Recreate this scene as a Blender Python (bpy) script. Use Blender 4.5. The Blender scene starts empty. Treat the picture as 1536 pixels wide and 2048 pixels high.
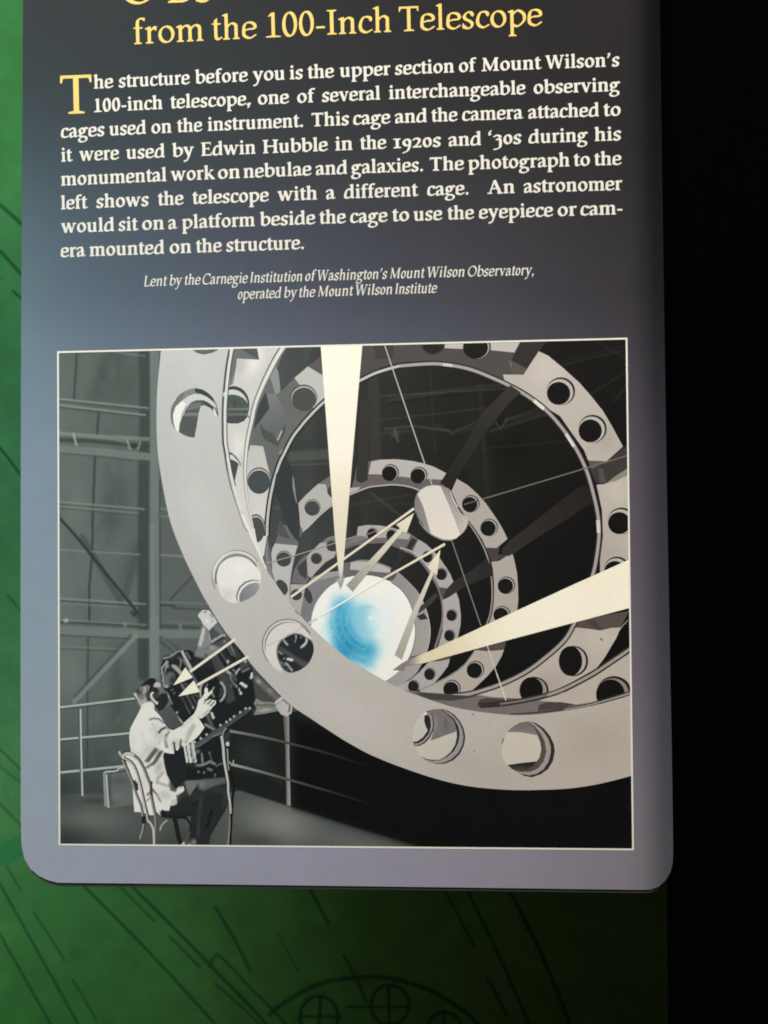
import bpy, math, numpy as np
from mathutils import Vector, Matrix
from mathutils.geometry import delaunay_2d_cdt

# ------------------------------------------------------------ camera
# The sign's face is the plane y = 0 (x right, z up); the camera stands about
# 0.77 m in front of it, turned three degrees.  Sheet positions were measured
# on the photograph and are taken back to the sign's plane through the lens.
SC = bpy.context.scene
F_PX, CX, CY = 1650.0, 768.0, 1024.0
r1 = Vector((.99850, -.01300, -.05300)).normalized()          # sign's x axis seen by the camera
r2 = Vector((.0085, .99983, -.01400)); r2 = (r2-r1*r1.dot(r2)).normalized()   # sign's downward axis
r3 = r1.cross(r2)
SCALE = .53
CORN = {(115, 703): (0, 0), (1254, 676): (1, 0)}
def cam_dir(x, y): return Vector(((x-CX)/F_PX, (y-CY)/F_PX, 1))
# distance: the printed picture is 0.53 m wide between its top corners
def hit(x, y, t0, off=0.0):
    d = cam_dir(x, y); s = (t0.dot(r3)+off)/d.dot(r3); return d*s
t0 = Vector((0, 0, .767))
wid = (hit(1254, 676, t0)-hit(115, 703, t0)).length
t0 *= SCALE/wid
O = hit(690, 1190, t0)                                        # origin of the world: middle of the sheet
def P(x, y, off=0.0):
    """point of the plane y = off seen at photograph position (x, y)"""
    q = hit(x, y, t0, off)-O
    return Vector((q.dot(r1), off, -q.dot(r2)))
def PA(pts, off=0.0):
    pts = np.asarray(pts, float)
    d = np.c_[(pts[:, 0]-CX)/F_PX, (pts[:, 1]-CY)/F_PX, np.ones(len(pts))]
    R3 = np.array(r3); s = (np.array(t0) @ R3+np.asarray(off))/(d @ R3)
    q = d*s[:, None]-np.array(O)
    return np.c_[q @ np.array(r1), np.zeros(len(pts))+off, -(q @ np.array(r2))]
cam = bpy.data.cameras.new('camera'); camo = bpy.data.objects.new('camera', cam)
SC.collection.objects.link(camo); SC.camera = camo
# camera axes in world coordinates
def w(v): return Vector((v.dot(r1), v.dot(r3), -v.dot(r2)))
cx_, cy_, cz_ = w(Vector((1, 0, 0))), w(Vector((0, -1, 0))), w(Vector((0, 0, -1)))
M = Matrix((cx_, cy_, cz_)).transposed().to_4x4(); M.translation = w(-O)
camo.matrix_world = M
cam.sensor_fit = 'VERTICAL'; cam.sensor_height = 24; cam.lens = 24*F_PX/2048
cam.clip_start = .01; cam.clip_end = 20

# ------------------------------------------------------------ world, lamps, exposure
W_ = bpy.data.worlds.new('World'); SC.world = W_; W_.use_nodes = True
W_.node_tree.nodes['Background'].inputs[0].default_value = (.8, .9, 1, 1)
W_.node_tree.nodes['Background'].inputs[1].default_value = .006
SC.view_settings.view_transform = 'Standard'; SC.view_settings.look = 'None'
SC.view_settings.exposure = 0; SC.view_settings.gamma = 1
SC.cycles.filter_width = 1.9
def area(name, loc, target, size, power, col):
    l = bpy.data.lights.new(name, 'AREA'); l.size = size; l.energy = power; l.color = col
    o = bpy.data.objects.new(name, l); SC.collection.objects.link(o); o.location = loc
    o.rotation_euler = (Vector(target)-Vector(loc)).to_track_quat('-Z', 'Y').to_euler(); return o
area('gallery_lamp', (-1.0, -1.35, 2.3), (-.05, 0, 0), 1.2, 130, (.91, 1.0, 1.0))
area('warm_gallery_lamp', (1.1, -1.5, 2.3), (.1, 0, -.1), .8, 78, (1.0, .85, .75))
area('wall_washer', (-.85, .06, -.42), (0, .3, -.40), .12, 4.4, (1.0, .95, .8))

# ------------------------------------------------------------ materials
def lin(c):
    c = np.asarray(c, float)/255.0
    return np.where(c <= .04045, c/12.92, ((c+.055)/1.055)**2.4)
def tone(c):
    """contrast of the old black and white print: deeper middle greys, nearly neutral"""
    c = np.asarray(c, float); g = c.mean(-1, keepdims=True); sat = (c.max(-1, keepdims=True)-c.min(-1, keepdims=True))
    c = np.where((sat < 36) & (g < 222), g+(c-g)*.68, c)
    t = np.interp(g, [0, 30, 60, 110, 140, 170, 200, 230, 255], [0, 22, 46, 91, 122, 157, 196, 232, 255])
    return c*t/np.maximum(g, 1)
INK = .80                                                     # reflectance of blank paper
def ink_material(name, rough=.6, spec=.08, grain=.04, mottle=.02, scale=1.0):
    m = bpy.data.materials.new(name); m.use_nodes = True; nt = m.node_tree; N = nt.nodes; L = nt.links
    b = N['Principled BSDF']; b.inputs['Roughness'].default_value = rough; b.inputs['Specular IOR Level'].default_value = spec
    at = N.new('ShaderNodeAttribute'); at.attribute_name = 'Ink'
    tc = N.new('ShaderNodeTexCoord')
    n1 = N.new('ShaderNodeTexNoise'); n1.inputs['Scale'].default_value = 900*scale; n1.inputs['Detail'].default_value = 2
    n2 = N.new('ShaderNodeTexNoise'); n2.inputs['Scale'].default_value = 28*scale; n2.inputs['Detail'].default_value = 4
    L.new(tc.outputs['Object'], n1.inputs['Vector']); L.new(tc.outputs['Object'], n2.inputs['Vector'])
    def rng(src, a):
        r = N.new('ShaderNodeMapRange'); r.inputs['From Min'].default_value = .25; r.inputs['From Max'].default_value = .75
        r.inputs['To Min'].default_value = 1-a; r.inputs['To Max'].default_value = 1+a; L.new(src, r.inputs['Value']); return r.outputs['Result']
    mu = N.new('ShaderNodeMath'); mu.operation = 'MULTIPLY'; L.new(rng(n1.outputs['Fac'], grain*1.4), mu.inputs[0]); L.new(rng(n2.outputs['Fac'], mottle), mu.inputs[1])
    # slight colour mottling of the print
    n3 = N.new('ShaderNodeTexNoise'); n3.inputs['Scale'].default_value = 75*scale; n3.inputs['Detail'].default_value = 3; L.new(tc.outputs['Object'], n3.inputs['Vector'])
    mx = N.new('ShaderNodeMix'); mx.data_type = 'RGBA'; mx.blend_type = 'SOFT_LIGHT'; mx.inputs[0].default_value = .08
    L.new(at.outputs['Color'], mx.inputs[6]); L.new(n3.outputs['Color'], mx.inputs[7])
    vm = N.new('ShaderNodeVectorMath'); vm.operation = 'SCALE'; L.new(mx.outputs[2], vm.inputs[0]); L.new(mu.outputs[0], vm.inputs['Scale'])
    L.new(vm.outputs[0], b.inputs['Base Color']); return m
INKMAT = ink_material('printed_ink')
WALLMAT = ink_material('green_mural_print', rough=.75, spec=.08, grain=.12, mottle=.16)
def plain(name, col, rough=.6, spec=.3, bump=0):
    m = bpy.data.materials.new(name); m.use_nodes = True; nt = m.node_tree; b = nt.nodes['Principled BSDF']
    b.inputs['Roughness'].default_value = rough; b.inputs['Specular IOR Level'].default_value = spec
    n = nt.nodes.new('ShaderNodeTexNoise'); n.inputs['Scale'].default_value = 60; n.inputs['Detail'].default_value = 5
    r = nt.nodes.new('ShaderNodeMix'); r.data_type = 'RGBA'; r.inputs[6].default_value = (*[c*.8 for c in col], 1); r.inputs[7].default_value = (*[min(1, c*1.2) for c in col], 1)
    nt.links.new(n.outputs['Fac'], r.inputs[0]); nt.links.new(r.outputs[2], b.inputs['Base Color']); return m

# ------------------------------------------------------------ objects and painting helpers
def thing(name, label, cat, loc=(0, 0, 0)):
    o = bpy.data.objects.new(name, None); SC.collection.objects.link(o); o.location = loc
    o['label'] = label; o['category'] = cat; return o
Z0, DZ = .0002, .000004
BOXES = []                                                    # (bbox, layer) of everything printed so far
def layer_for(lo, hi):
    k = 0
    for (a, b, n) in BOXES:
        if n >= k and a[0] <= hi[0] and b[0] >= lo[0] and a[1] <= hi[1] and b[1] >= lo[1]: k = n+1
    BOXES.append((lo, hi, k)); return k
FRAME = np.array([(116.5, 704.8), (1252.6, 677.6), (1265.6, 1698.4), (119.4, 1688.6)])
def clip(poly, quad=FRAME):
    """Sutherland-Hodgman against a convex clockwise-on-screen quad"""
    out = [tuple(p) for p in poly]; n = len(quad)
    for i in range(n):
        a, b = quad[i], quad[(i+1) % n]; e = b-a; src = out; out = []
        if not src: return []
        def s(p): return e[0]*(p[1]-a[1])-e[1]*(p[0]-a[0])
        for j in range(len(src)):
            p, q = src[j-1], src[j]; sp, sq = s(p), s(q)
            if (sp >= 0) != (sq >= 0):
                t = sp/(sp-sq); out.append((p[0]+t*(q[0]-p[0]), p[1]+t*(q[1]-p[1])))
            if sq >= 0: out.append(q)
    return out
def sm(pts, closed=False, n=6):
    p = np.asarray(pts, float); m = len(p); out = []
    rng = range(m) if closed else range(m-1)
    for i in rng:
        if closed: a, b, c, d = p[(i-1) % m], p[i], p[(i+1) % m], p[(i+2) % m]
        else: a, b, c, d = p[max(i-1, 0)], p[i], p[i+1], p[min(i+2, m-1)]
        for u in np.linspace(0, 1, n, endpoint=False):
            out.append(.5*((2*b)+(c-a)*u+(2*a-5*b+4*c-d)*u*u+(3*b-a-3*c+d)*u**3))
    if not closed: out.append(p[-1])
    return np.array(out)
def ell(cx, cy, rx, ry=None, rot=0, n=28, a0=0, a1=360):
    ry = rx if ry is None else ry; t = np.radians(np.linspace(a0, a1, n, endpoint=(a1-a0) < 360)); r = math.radians(rot)
    x, y = rx*np.cos(t), ry*np.sin(t)
    return np.c_[cx+x*math.cos(r)-y*math.sin(r), cy+x*math.sin(r)+y*math.cos(r)]
def rgb(c):
    if isinstance(c, (int, float)): return np.array([c, c, c], float)
    return np.array(c, float)
def smooth01(x): x = np.clip(x, 0, 1); return x*x*(3-2*x)
def seg_dist(X, pts):
    best = np.full(len(X), 1e9); tb = np.zeros(len(X)); n = len(pts)-1
    for i in range(n):
        a, b = pts[i], pts[i+1]; e = b-a; t = np.clip(((X-a) @ e)/(e @ e+1e-9), 0, 1)
        d = np.hypot(*(X-a-t[:, None]*e).T); m = d < best; best[m] = d[m]; tb[m] = (i+t[m])/n
    return best, tb
def inside(X, poly):
    ins = np.zeros(len(X), bool); x, y = X.T; n = len(poly)
    for i in range(n):
        (x1, y1), (x2, y2) = poly[i], poly[(i+1) % n]
        if y1 != y2: ins ^= ((y1 > y) != (y2 > y)) & (x < (x2-x1)*(y-y1)/(y2-y1)+x1)
    return ins
def paint(X, base, ops):
    """print colours (0-255, as on the sheet) at photograph positions X"""
    X = np.asarray(X, float)
    C = base(X) if callable(base) else np.tile(rgb(base), (len(X), 1)).astype(float)
    for op in ops:
        k = op[0]
        if k == 'line':      # pts, width, colour, softness, alpha, fade-to alpha
            _, pts, wd, col, soft, al = op[:6]; al1 = op[6] if len(op) > 6 else al
            pts = np.asarray(pts, float); lo, hi = pts.min(0)-wd-soft-2, pts.max(0)+wd+soft+2
            m = ((X >= lo) & (X <= hi)).all(1)
            if not m.any(): continue
            d, t = seg_dist(X[m], pts); a = (1-smooth01((d-wd/2+soft/2)/max(soft, .1)))*(al+(al1-al)*t)
        elif k == 'blob':    # cx, cy, rx, ry, rot, colour, alpha, hardness
            _, cx, cy, rx, ry, rot, col, al = op[:8]; hd = op[8] if len(op) > 8 else 0.0
            m = (np.abs(X[:, 0]-cx) < max(rx, ry)) & (np.abs(X[:, 1]-cy) < max(rx, ry))
            if not m.any(): continue
            r = math.radians(rot); dx, dy = (X[m]-(cx, cy)).T
            q = np.hypot((dx*math.cos(r)+dy*math.sin(r))/rx, (-dx*math.sin(r)+dy*math.cos(r))/ry)
            a = (1-smooth01((q-hd)/(1-hd)))*al
        elif k == 'poly':    # pts, colour, softness, alpha
            _, pts, soft, col, al = op
            if isinstance(soft, tuple): soft, col = col, soft
            pts = np.asarray(pts, float); lo, hi = pts.min(0)-soft-1, pts.max(0)+soft+1
            m = ((X >= lo) & (X <= hi)).all(1)
            if not m.any(): continue
            d, _t = seg_dist(X[m], np.vstack([pts, pts[:1]])); d = np.where(inside(X[m], pts), -d, d)
            a = (1-smooth01((d+soft/2)/max(soft, .1)))*al
        a = a[:, None]; C[m] = C[m]*(1-a)+rgb(col)*a
    return C
class Part:
    """one printed element: a mesh made of flat shapes, each a few microns above what it covers"""
    def __init__(s, name, parent, label=None, clipped=True, mat=None):
        s.name = name; s.parent = parent; s.label = label; s.V = []; s.F = []; s.C = []; s.cl = clipped; s.mat = mat or INKMAT
        s.n = 0
    def _add(s, xy, tris, cols):
        lo, hi = xy.min(0), xy.max(0); k = layer_for(lo, hi)
        v = PA(xy, -(Z0+k*DZ)); s.V.append(v); s.F += [[i+s.n for i in t] for t in tris]; s.n += len(v)
        s.C.append(np.clip(lin(np.clip(tone(cols) if s.cl else cols, 0, 255)), 0, 1)*INK)
    def shape(s, pts, col, smooth=False, closed=True, grid=None, ops=()):
        p = sm(pts, True) if smooth else np.asarray(pts, float)
        if s.cl: p = clip(p)
        if len(p) < 3: return s
        p = np.asarray(p, float); keep = np.hypot(*(p-np.roll(p, 1, 0)).T) > .05; p = p[keep]
        if len(p) < 3: return s
        ar = .5*np.sum(p[:, 0]*np.roll(p[:, 1], -1)-np.roll(p[:, 0], -1)*p[:, 1])
        if ar < 0: p = p[::-1]
        if abs(ar) < .3: return s
        extra = []
        if grid:
            q = []
            for i in range(len(p)):
                a, b = p[i], p[(i+1) % len(p)]; n = max(1, int(np.hypot(*(b-a))/grid))
                q += [a+(b-a)*j/n for j in range(n)]
            p = np.array(q); lo, hi = p.min(0), p.max(0)
            gx, gy = np.meshgrid(np.arange(lo[0]+grid/2, hi[0], grid), np.arange(lo[1]+grid/2, hi[1], grid))
            g = np.c_[gx.ravel(), gy.ravel()]; g = g[inside(g, p)]
            d, _ = seg_dist(g, np.vstack([p, p[:1]])); extra = g[d > grid*.35]
        vv = [Vector(a) for a in p]+[Vector(a) for a in extra]
        r = delaunay_2d_cdt(vv, [], [list(range(len(p)))], 1, 1e-5)
        xy = np.array([(a.x, a.y) for a in r[0]]); tris = [list(f) for f in r[2]]
        if not tris: return s
        if isinstance(col, tuple) and len(col) == 5 and col[0] == 'g':
            _, p0, c0, p1, c1 = col; p0 = np.array(p0, float); e = np.array(p1, float)-p0
            t = np.clip(((xy-p0) @ e)/(e @ e), 0, 1)[:, None]; cols = rgb(c0)*(1-t)+rgb(c1)*t
        else: cols = paint(xy, col, ops)
        if ops and isinstance(col, tuple) and col[0] == 'g':
            base = cols; cols = paint(xy, lambda X: base.copy(), ops)
        s._add(xy, tris, cols); return s
    def stroke(s, pts, wd, col, w1=None, smooth=True):
        p = sm(pts, False, 5) if smooth and len(pts) > 2 else np.asarray(pts, float)
        d = np.gradient(p, axis=0); nn = np.c_[-d[:, 1], d[:, 0]]/np.maximum(np.hypot(*d.T), 1e-9)[:, None]
        ws = np.linspace(wd, wd if w1 is None else w1, len(p))[:, None]/2
        a, b = p+nn*ws, p-nn*ws
        # one strip: its own triangles, cut at the picture's edge piece by piece
        xy = []; tris = []
        for i in range(len(p)-1):
            q = [a[i], a[i+1], b[i+1], b[i]]
            if s.cl: q = clip(q)
            if len(q) < 3: continue
            n = len(xy); xy += [tuple(z) for z in q]; tris.append(list(range(n, n+len(q))))
        if not xy: return s
        xy = np.array(xy); s._add(xy, tris, paint(xy, col, ())); return s
    def hole(s, cx, cy, rx, ry=None, dark=38, light=200, edge=70, ox=-3, oy=3, k=.86, rot=0, kx=None):
        """round cut-out in a plate: edge line, lit thickness, dark opening"""
        ry = rx if ry is None else ry
        s.shape(ell(cx, cy, rx, ry, rot), edge); s.shape(ell(cx+ox*.42, cy+oy*.42, rx*.93, ry*.93, rot), light)
        s.shape(ell(cx+ox, cy+oy, rx*(kx or k), ry*k, rot), dark); return s
    def done(s):
        if not s.V: return None
        me = bpy.data.meshes.new(s.name); V = np.vstack(s.V); me.from_pydata(V.tolist(), [], s.F)
        at = me.color_attributes.new('Ink', 'FLOAT_COLOR', 'POINT'); C = np.vstack(s.C)
        at.data.foreach_set('color', np.c_[C, np.ones(len(C))].astype(np.float32).ravel())
        me.materials.append(s.mat); o = bpy.data.objects.new(s.name, me); SC.collection.objects.link(o); o.parent = s.parent
        if s.label: o['label'] = s.label
        s.obj = o; return o
def grid_part(name, parent, xs, ys, base, ops, off=None, mat=None, warp=None, label=None):
    gx, gy = np.meshgrid(xs, ys); uv = np.c_[gx.ravel(), gy.ravel()]; xy = warp(uv) if warp else uv
    if off is None: off = -(Z0+layer_for(xy.min(0), xy.max(0))*DZ)
    me = bpy.data.meshes.new(name); nx, ny = len(xs), len(ys)
    i = (np.arange(ny-1)[:, None]*nx+np.arange(nx-1)).ravel(); F = np.c_[i, i+nx, i+nx+1, i+1]
    me.from_pydata(PA(xy, off).tolist(), [], F.tolist())
    C = np.clip(lin(np.clip(tone(paint(xy, base, ops)), 0, 255)), 0, 1)*INK
    at = me.color_attributes.new('Ink', 'FLOAT_COLOR', 'POINT'); at.data.foreach_set('color', np.c_[C, np.ones(len(C))].astype(np.float32).ravel())
    me.materials.append(mat or INKMAT); o = bpy.data.objects.new(name, me); SC.collection.objects.link(o); o.parent = parent
    if label: o['label'] = label
    return o
def table(xs, ys, vals):
    """smooth colour field from a small table of colours"""
    V = np.array(vals, float)
    def f(X):
        out = np.zeros((len(X), 3)); ix = np.clip(np.searchsorted(xs, X[:, 0])-1, 0, len(xs)-2); iy = np.clip(np.searchsorted(ys, X[:, 1])-1, 0, len(ys)-2)
        xa, ya = np.array(xs, float), np.array(ys, float)
        u = np.clip((X[:, 0]-xa[ix])/(xa[ix+1]-xa[ix]), 0, 1)[:, None]; v = np.clip((X[:, 1]-ya[iy])/(ya[iy+1]-ya[iy]), 0, 1)[:, None]
        return (V[iy, ix]*(1-u)+V[iy, ix+1]*u)*(1-v)+(V[iy+1, ix]*(1-u)+V[iy+1, ix+1]*u)*v
    return f
# ---------------------------------------------------------------- lettering
# An old-style broad-pen serif drawn with code: every letter is the union of
# broad-nib strokes and straight-sided pieces, turned into a filled outline.
STY = {'b': dict(S=142, T=144, t=58, th=22, fh=60, fx=54, X=500, C=692, A=728),
       'r': dict(S=99, T=101, t=40, th=20, fh=38, fx=66, X=470, C=694, A=730),
       'i': dict(S=108, T=108, t=48, th=30, fh=46, fx=36, X=488, C=694, A=730)}
class Pen:
    def __init__(s, sty):
        s.p = STY[sty]; s.sty = sty; s.strokes = []; s.polys = []
        p = s.p; th = math.radians(p['th'])
        s.hx = math.hypot(p['T']/2*math.cos(th), p['t']/2*math.sin(th))
        s.hy = math.hypot(p['T']/2*math.sin(th), p['t']/2*math.cos(th))
    def go(s, *pts, k=1.0, curve=True):
        pts = np.array(pts, float)
        if curve and len(pts) > 2:
            q = np.vstack([2*pts[0]-pts[1], pts, 2*pts[-1]-pts[-2]]); out = []
            for i in range(len(pts)-1):
                a, b, c, d = q[i:i+4]
                for u in np.linspace(0, 1, 7)[:-1]:
                    out.append(.5*((2*b)+(c-a)*u+(2*a-5*b+4*c-d)*u*u+(3*b-a-3*c+d)*u**3))
            out.append(pts[-1]); pts = np.array(out)
        s.strokes.append((pts, k))
    def ring(s, cx, cy, a, b, a0=0, a1=360, tilt=0, k=1.0):
        t = np.radians(np.linspace(a0, a1, 33)); r = math.radians(tilt)
        x, y = a*np.cos(t), b*np.sin(t)
        s.strokes.append((np.c_[cx+x*math.cos(r)-y*math.sin(r), cy+x*math.sin(r)+y*math.cos(r)], k))
    def poly(s, *pts): s.polys.append(np.array(pts, float))
    def stem(s, x, y0, y1, w=1.0):
        h = s.p['S']*w/2; s.poly((x-h, y0), (x+h, y0), (x+h, y1), (x-h, y1))
    def foot(s, x, l=1.0, r=1.0, y=0, w=1.0, up=1):
        p = s.p; h = p['S']*w/2; f = p['fh']; e = p['fx']
        if s.sty == 'i' and up == 1 and y == 0:
            s.poly((x-h, 0), (x+h*.2, 0), (x+h+45, 40), (x+h+45, 62), (x+h, 60), (x-h, 60)); return
        a, b = x-h-e*l, x+h+e*r
        s.poly((a, y), (b, y), (b, y+up*f*.8), (x+h, y+up*f*1.35), (x-h, y+up*f*1.35), (a, y+up*f*.8))
    def dot(s, x, y, r):
        t = np.radians(np.arange(0, 360, 30)); s.polys.append(np.c_[x+r*np.cos(t), y+r*np.sin(t)])
    def flag(s, x, y, k=1.0):
        h = s.p['S']/2; e = s.p['fx']*1.15*k
        s.poly((x-h-e, y-38), (x+h*.3, y-2), (x+h, y+12), (x+h, y-120), (x-h, y-100), (x-h-e*.1, y-75), (x-h-e, y-66))

def glyph(ch, sty):
    g = Pen(sty); p = g.p; S = p['S']; X = p['X']; C = p['C']; A = p['A']; hx = g.hx; hy = g.hy; fh = p['fh']
    top = X+10-hy; bot = hy-12; it = sty == 'i'
    W = 500
    def arch(x0, x1, yb=0):
        g.go((x0, X-150), (x0+(x1-x0)*.28, X-62), (x0+(x1-x0)*.62, top), (x1-8, X-75), (x1, X-175))
        g.stem(x1, yb, X-165)
    if ch == 'o':
        W = 546 if not it else 444; g.ring(W/2, X/2, W/2-28-hx, X/2+11-hy)
    elif ch == 'c':
        W = 444; g.go((395, X-105), (370, X-45), (290, top), (160, top-30), (28+hx, X/2), (110, 85), (240, bot), (330, 40), (400, 75))
        g.poly((350, X-5), (415, X-20), (412, X-150), (372, X-150))
    elif ch == 'e':
        W = 490; g.go((28+hx, 218), (225, 262), (468-hx, 282), (450-hx, X-70), (265, top), (120, top-50), (28+hx, X/2-10), (95, 85), (235, bot), (340, 38), (425, 88))
    elif ch == 'n':
        W = 600; x0, x1 = 148, 445; g.stem(x0, 0, X); g.flag(x0, X); g.foot(x0, .9, .8); arch(x0, x1); g.foot(x1, .8, .9)
    elif ch == 'm':
        W = 883; x0, x1, x2 = 148, 440, 732; g.stem(x0, 0, X); g.flag(x0, X); g.foot(x0, .9, .8); arch(x0, x1); g.foot(x1, .8, .8); arch(x1, x2); g.foot(x2, .8, .9)
    elif ch == 'h':
        W = 600; x0, x1 = 145, 442; g.stem(x0, 0, A); g.flag(x0, A); g.foot(x0, .9, .8); arch(x0, x1); g.foot(x1, .8, .9)
    elif ch == 'r':
        W = 395; x0 = 148; g.stem(x0, 0, X); g.flag(x0, X); g.foot(x0, .9, 1.1)
        g.go((x0, X-160), (x0+75, X-75), (x0+150, top-8), (x0+190, top-14)); g.poly((x0+130, X+12), (x0+230, X+6), (x0+222, X-110), (x0+185, X-115), (x0+160, X-80), (x0+120, X-78))
    elif ch == 'u':
        W = 603; x0, x1 = 140, 435; g.stem(x0, 150, X); g.flag(x0, X); g.stem(x1, 0, X); g.flag(x1, X)
        g.go((x0, 190), (x0+12, 85), (x0+90, bot+3), (x0+200, 50), (x1, 130)); g.poly((x1-20, 0), (x1+S/2, 0), (x1+S/2+48, 28), (x1+S/2+48, 52), (x1-20, 70))
    elif ch == 'i':
        W = 310; x = 155; g.stem(x, 0, X); g.flag(x, X); g.foot(x); g.dot(x-4, 648, 76 if sty == 'b' else 58)
    elif ch == 'l':
        W = 310; x = 155; g.stem(x, 0, A); g.flag(x, A); g.foot(x)
    elif ch == 'k':
        W = 600; x = 145; g.stem(x, 0, A); g.flag(x, A); g.foot(x, .9, .7)
        g.go((x+30, 225), (x+130, 300), (x+285, X-35), k=.62, curve=False); g.poly((x+190, X), (x+190, X-fh*.9), (x+380, X-fh*.9), (x+380, X))
        g.go((x+120, 275), (x+360, 30), curve=False); g.poly((x+240, 0), (x+240, fh*.9), (x+435, fh*.9), (x+455, 0))
    elif ch == 't':
        W = 333; x = 150; g.stem(x, 110, X+10); g.poly((x-S/2, X), (x+S/2, X), (x+S/2, X+150), (x+S/2-26, X+138), (x-S/2-6, X+70))
        g.poly((x-S/2-75, X), (x-S/2-75, X-20), (x-S/2, X-fh*1.1), (x+S/2+100, X-fh*1.1), (x+S/2+112, X)); g.go((x, 130), (x+14, 55), (x+75, bot+2), (x+155, 60))
    elif ch == 'f':
        W = 360; x = 158; g.stem(x, 0, A-150); g.foot(x, .9, 1.1); g.poly((x-S/2-68, X), (x-S/2-68, X-fh), (x+S/2+100, X-fh), (x+S/2+108, X))
        g.go((x, A-170), (x+14, A-70), (x+90, A-hy+8), (x+185, A-hy-4)); g.poly((x+150, A+6), (x+228, A), (x+222, A-92), (x+190, A-92), (x+160, A-50))
    elif ch == 's':
        W = 424; g.go((352, X-95), (290, top), (190, top-4), (60+hx*.7, X-110), (130, X/2+35), (270, X/2-35), (370-hx*.7, 115), (270, bot+4), (150, bot), (62, 80))
        g.poly((318, X+4), (368, X-4), (368, X-138), (334, X-138)); g.poly((38, 150), (74, 150), (100, 10), (38, 2))
    elif ch == 'a':
        W = 500; x = 350; g.stem(x, 110, X-150); g.go((75, X-110), (120, X-50), (215, top), (310, top-25), (x, X-150))
        g.poly((52, X-72), (66, X-150), (104, X-150), (130, X-60))
        g.go((x, 300), (240, 262), (130, 232), (35+hx, 130), (115, bot+2), (215, 40), (x, 130), k=.95); g.go((x, 130), (x+15, 45), (x+70, bot+12), (x+125, 60), k=.8)
    elif ch == 'b':
        W = 575; x = 135; g.stem(x, 25, A); g.flag(x, A); g.go((x, X-150), (x+90, X-70), (x+210, top), (545-hx, X-130), (540-hx, 150), (x+160, bot), (x+70, bot+20), (x, 60))
    elif ch == 'd':
        W = 600; x = 445; g.stem(x, 20, A); g.flag(x, A); g.go((x, X-80), (330, top), (200, top-20), (30+hx, X/2+5), (90, 75), (220, bot), (330, 60), (x, 150)); g.poly((x-10, 0), (x+S/2, 0), (x+S/2+45, 30), (x+S/2+45, 55), (x-10, 80))
    elif ch == 'p':
        W = 600; x = 145; g.stem(x, -255, X); g.flag(x, X); g.foot(x, .9, 1.2, y=-268); g.go((x, X-150), (x+90, X-70), (x+200, top), (560-hx, X-130), (562-hx, 160), (x+190, bot), (x+80, bot+14), (x, 60))
    elif ch == 'g':
        W = 550; g.ring(228, 315, 195-hx, 165-hy+12); g.go((330, 415), (400, 425), (520, 425), k=.85); g.poly((395, X+2), (532, X+2), (532, X-78), (395, X-78))
        g.go((165, 165), (95, 95), (150, 40), (320, 15), (450, -45), (440, -180), (260, -250), (95, -215), (60, -120), (150, -30), (200, 0), k=.9)
    elif ch == 'y':
        W = 550; g.go((105, X-20), (290, 50), curve=False); g.go((455, X-20), (300, 60), (235, -110), (170, -205), (95, -235), k=.8, curve=True)
        g.poly((5, X), (5, X-fh), (215, X-fh), (215, X)); g.poly((355, X), (355, X-fh), (550, X-fh), (550, X)); g.ring(88, -222, 14, 14)
    elif ch == 'v':
        W = 540; g.go((110, X-20), (285, 40), curve=False); g.go((450, X-20), (290, 40), k=.62, curve=False)
        g.poly((5, X), (5, X-fh), (215, X-fh), (215, X)); g.poly((350, X), (350, X-fh), (535, X-fh), (535, X)); g.poly((240, 30), (330, 30), (300, -12), (262, -12))
    elif ch == 'w':
        W = 820; g.go((105, X-20), (250, 40), curve=False); g.go((400, X-20), (262, 40), k=.62, curve=False); g.go((400, X-20), (545, 40), curve=False); g.go((715, X-20), (558, 40), k=.62, curve=False)
        g.poly((5, X), (5, X-fh), (205, X-fh), (205, X)); g.poly((320, X), (320, X-fh), (475, X-fh), (475, X)); g.poly((620, X), (620, X-fh), (812, X-fh), (812, X)); g.poly((215, 30), (300, 30), (275, -12), (235, -12)); g.poly((510, 30), (600, 30), (572, -12), (532, -12))
    elif ch == 'x':
        W = 520; g.go((115, X-30), (410, 30), curve=False); g.go((400, X-30), (110, 30), k=.6, curve=False)
        for a, b, y in ((10, 215, X-fh), (315, 495, X-fh), (8, 195, 0), (300, 515, 0)): g.poly((a, y), (b, y), (b, y+fh), (a, y+fh))
    elif ch == 'T':
        W = 650; g.stem(325, 0, C, 1.05); g.foot(325, 1.6, 1.6); g.poly((28, C), (622, C), (622, C-fh*1.45), (28, C-fh*1.45)); g.poly((22, C-140), (58, C-140), (88, C-20), (28, C)); g.poly((628, C-140), (592, C-140), (562, C-20), (622, C))
    elif ch == 'I':
        W = 340; g.stem(170, 0, C, 1.05); g.foot(170, 1.4, 1.4); g.foot(170, 1.4, 1.4, y=C, up=-1)
    elif ch == 'L':
        W = 580; g.stem(160, 0, C, 1.05); g.foot(160, 1.2, 0); g.foot(160, 1.3, 1.3, y=C, up=-1); g.poly((160, 0), (555, 0), (555, fh*1.2), (160, fh*1.2)); g.poly((500, 0), (558, 0), (570, 165), (532, 165))
    elif ch == 'E':
        W = 600; g.stem(160, 0, C, 1.05); g.foot(160, 1.2, 0); g.foot(160, 1.3, 0, y=C, up=-1)
        for a, b, y in ((160, 535, C-fh*1.1), (160, 440, C*.52-fh*.5), (160, 560, 0)): g.poly((a, y), (b, y), (b, y+fh*1.1), (a, y+fh*1.1))
        g.poly((500, C), (540, C), (540, C-150), (505, C-150)); g.poly((412, C*.52+75), (450, C*.52+75), (450, C*.52-85), (412, C*.52-85)); g.poly((500, 0), (562, 0), (575, 165), (536, 165))
    elif ch == 'B':
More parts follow.
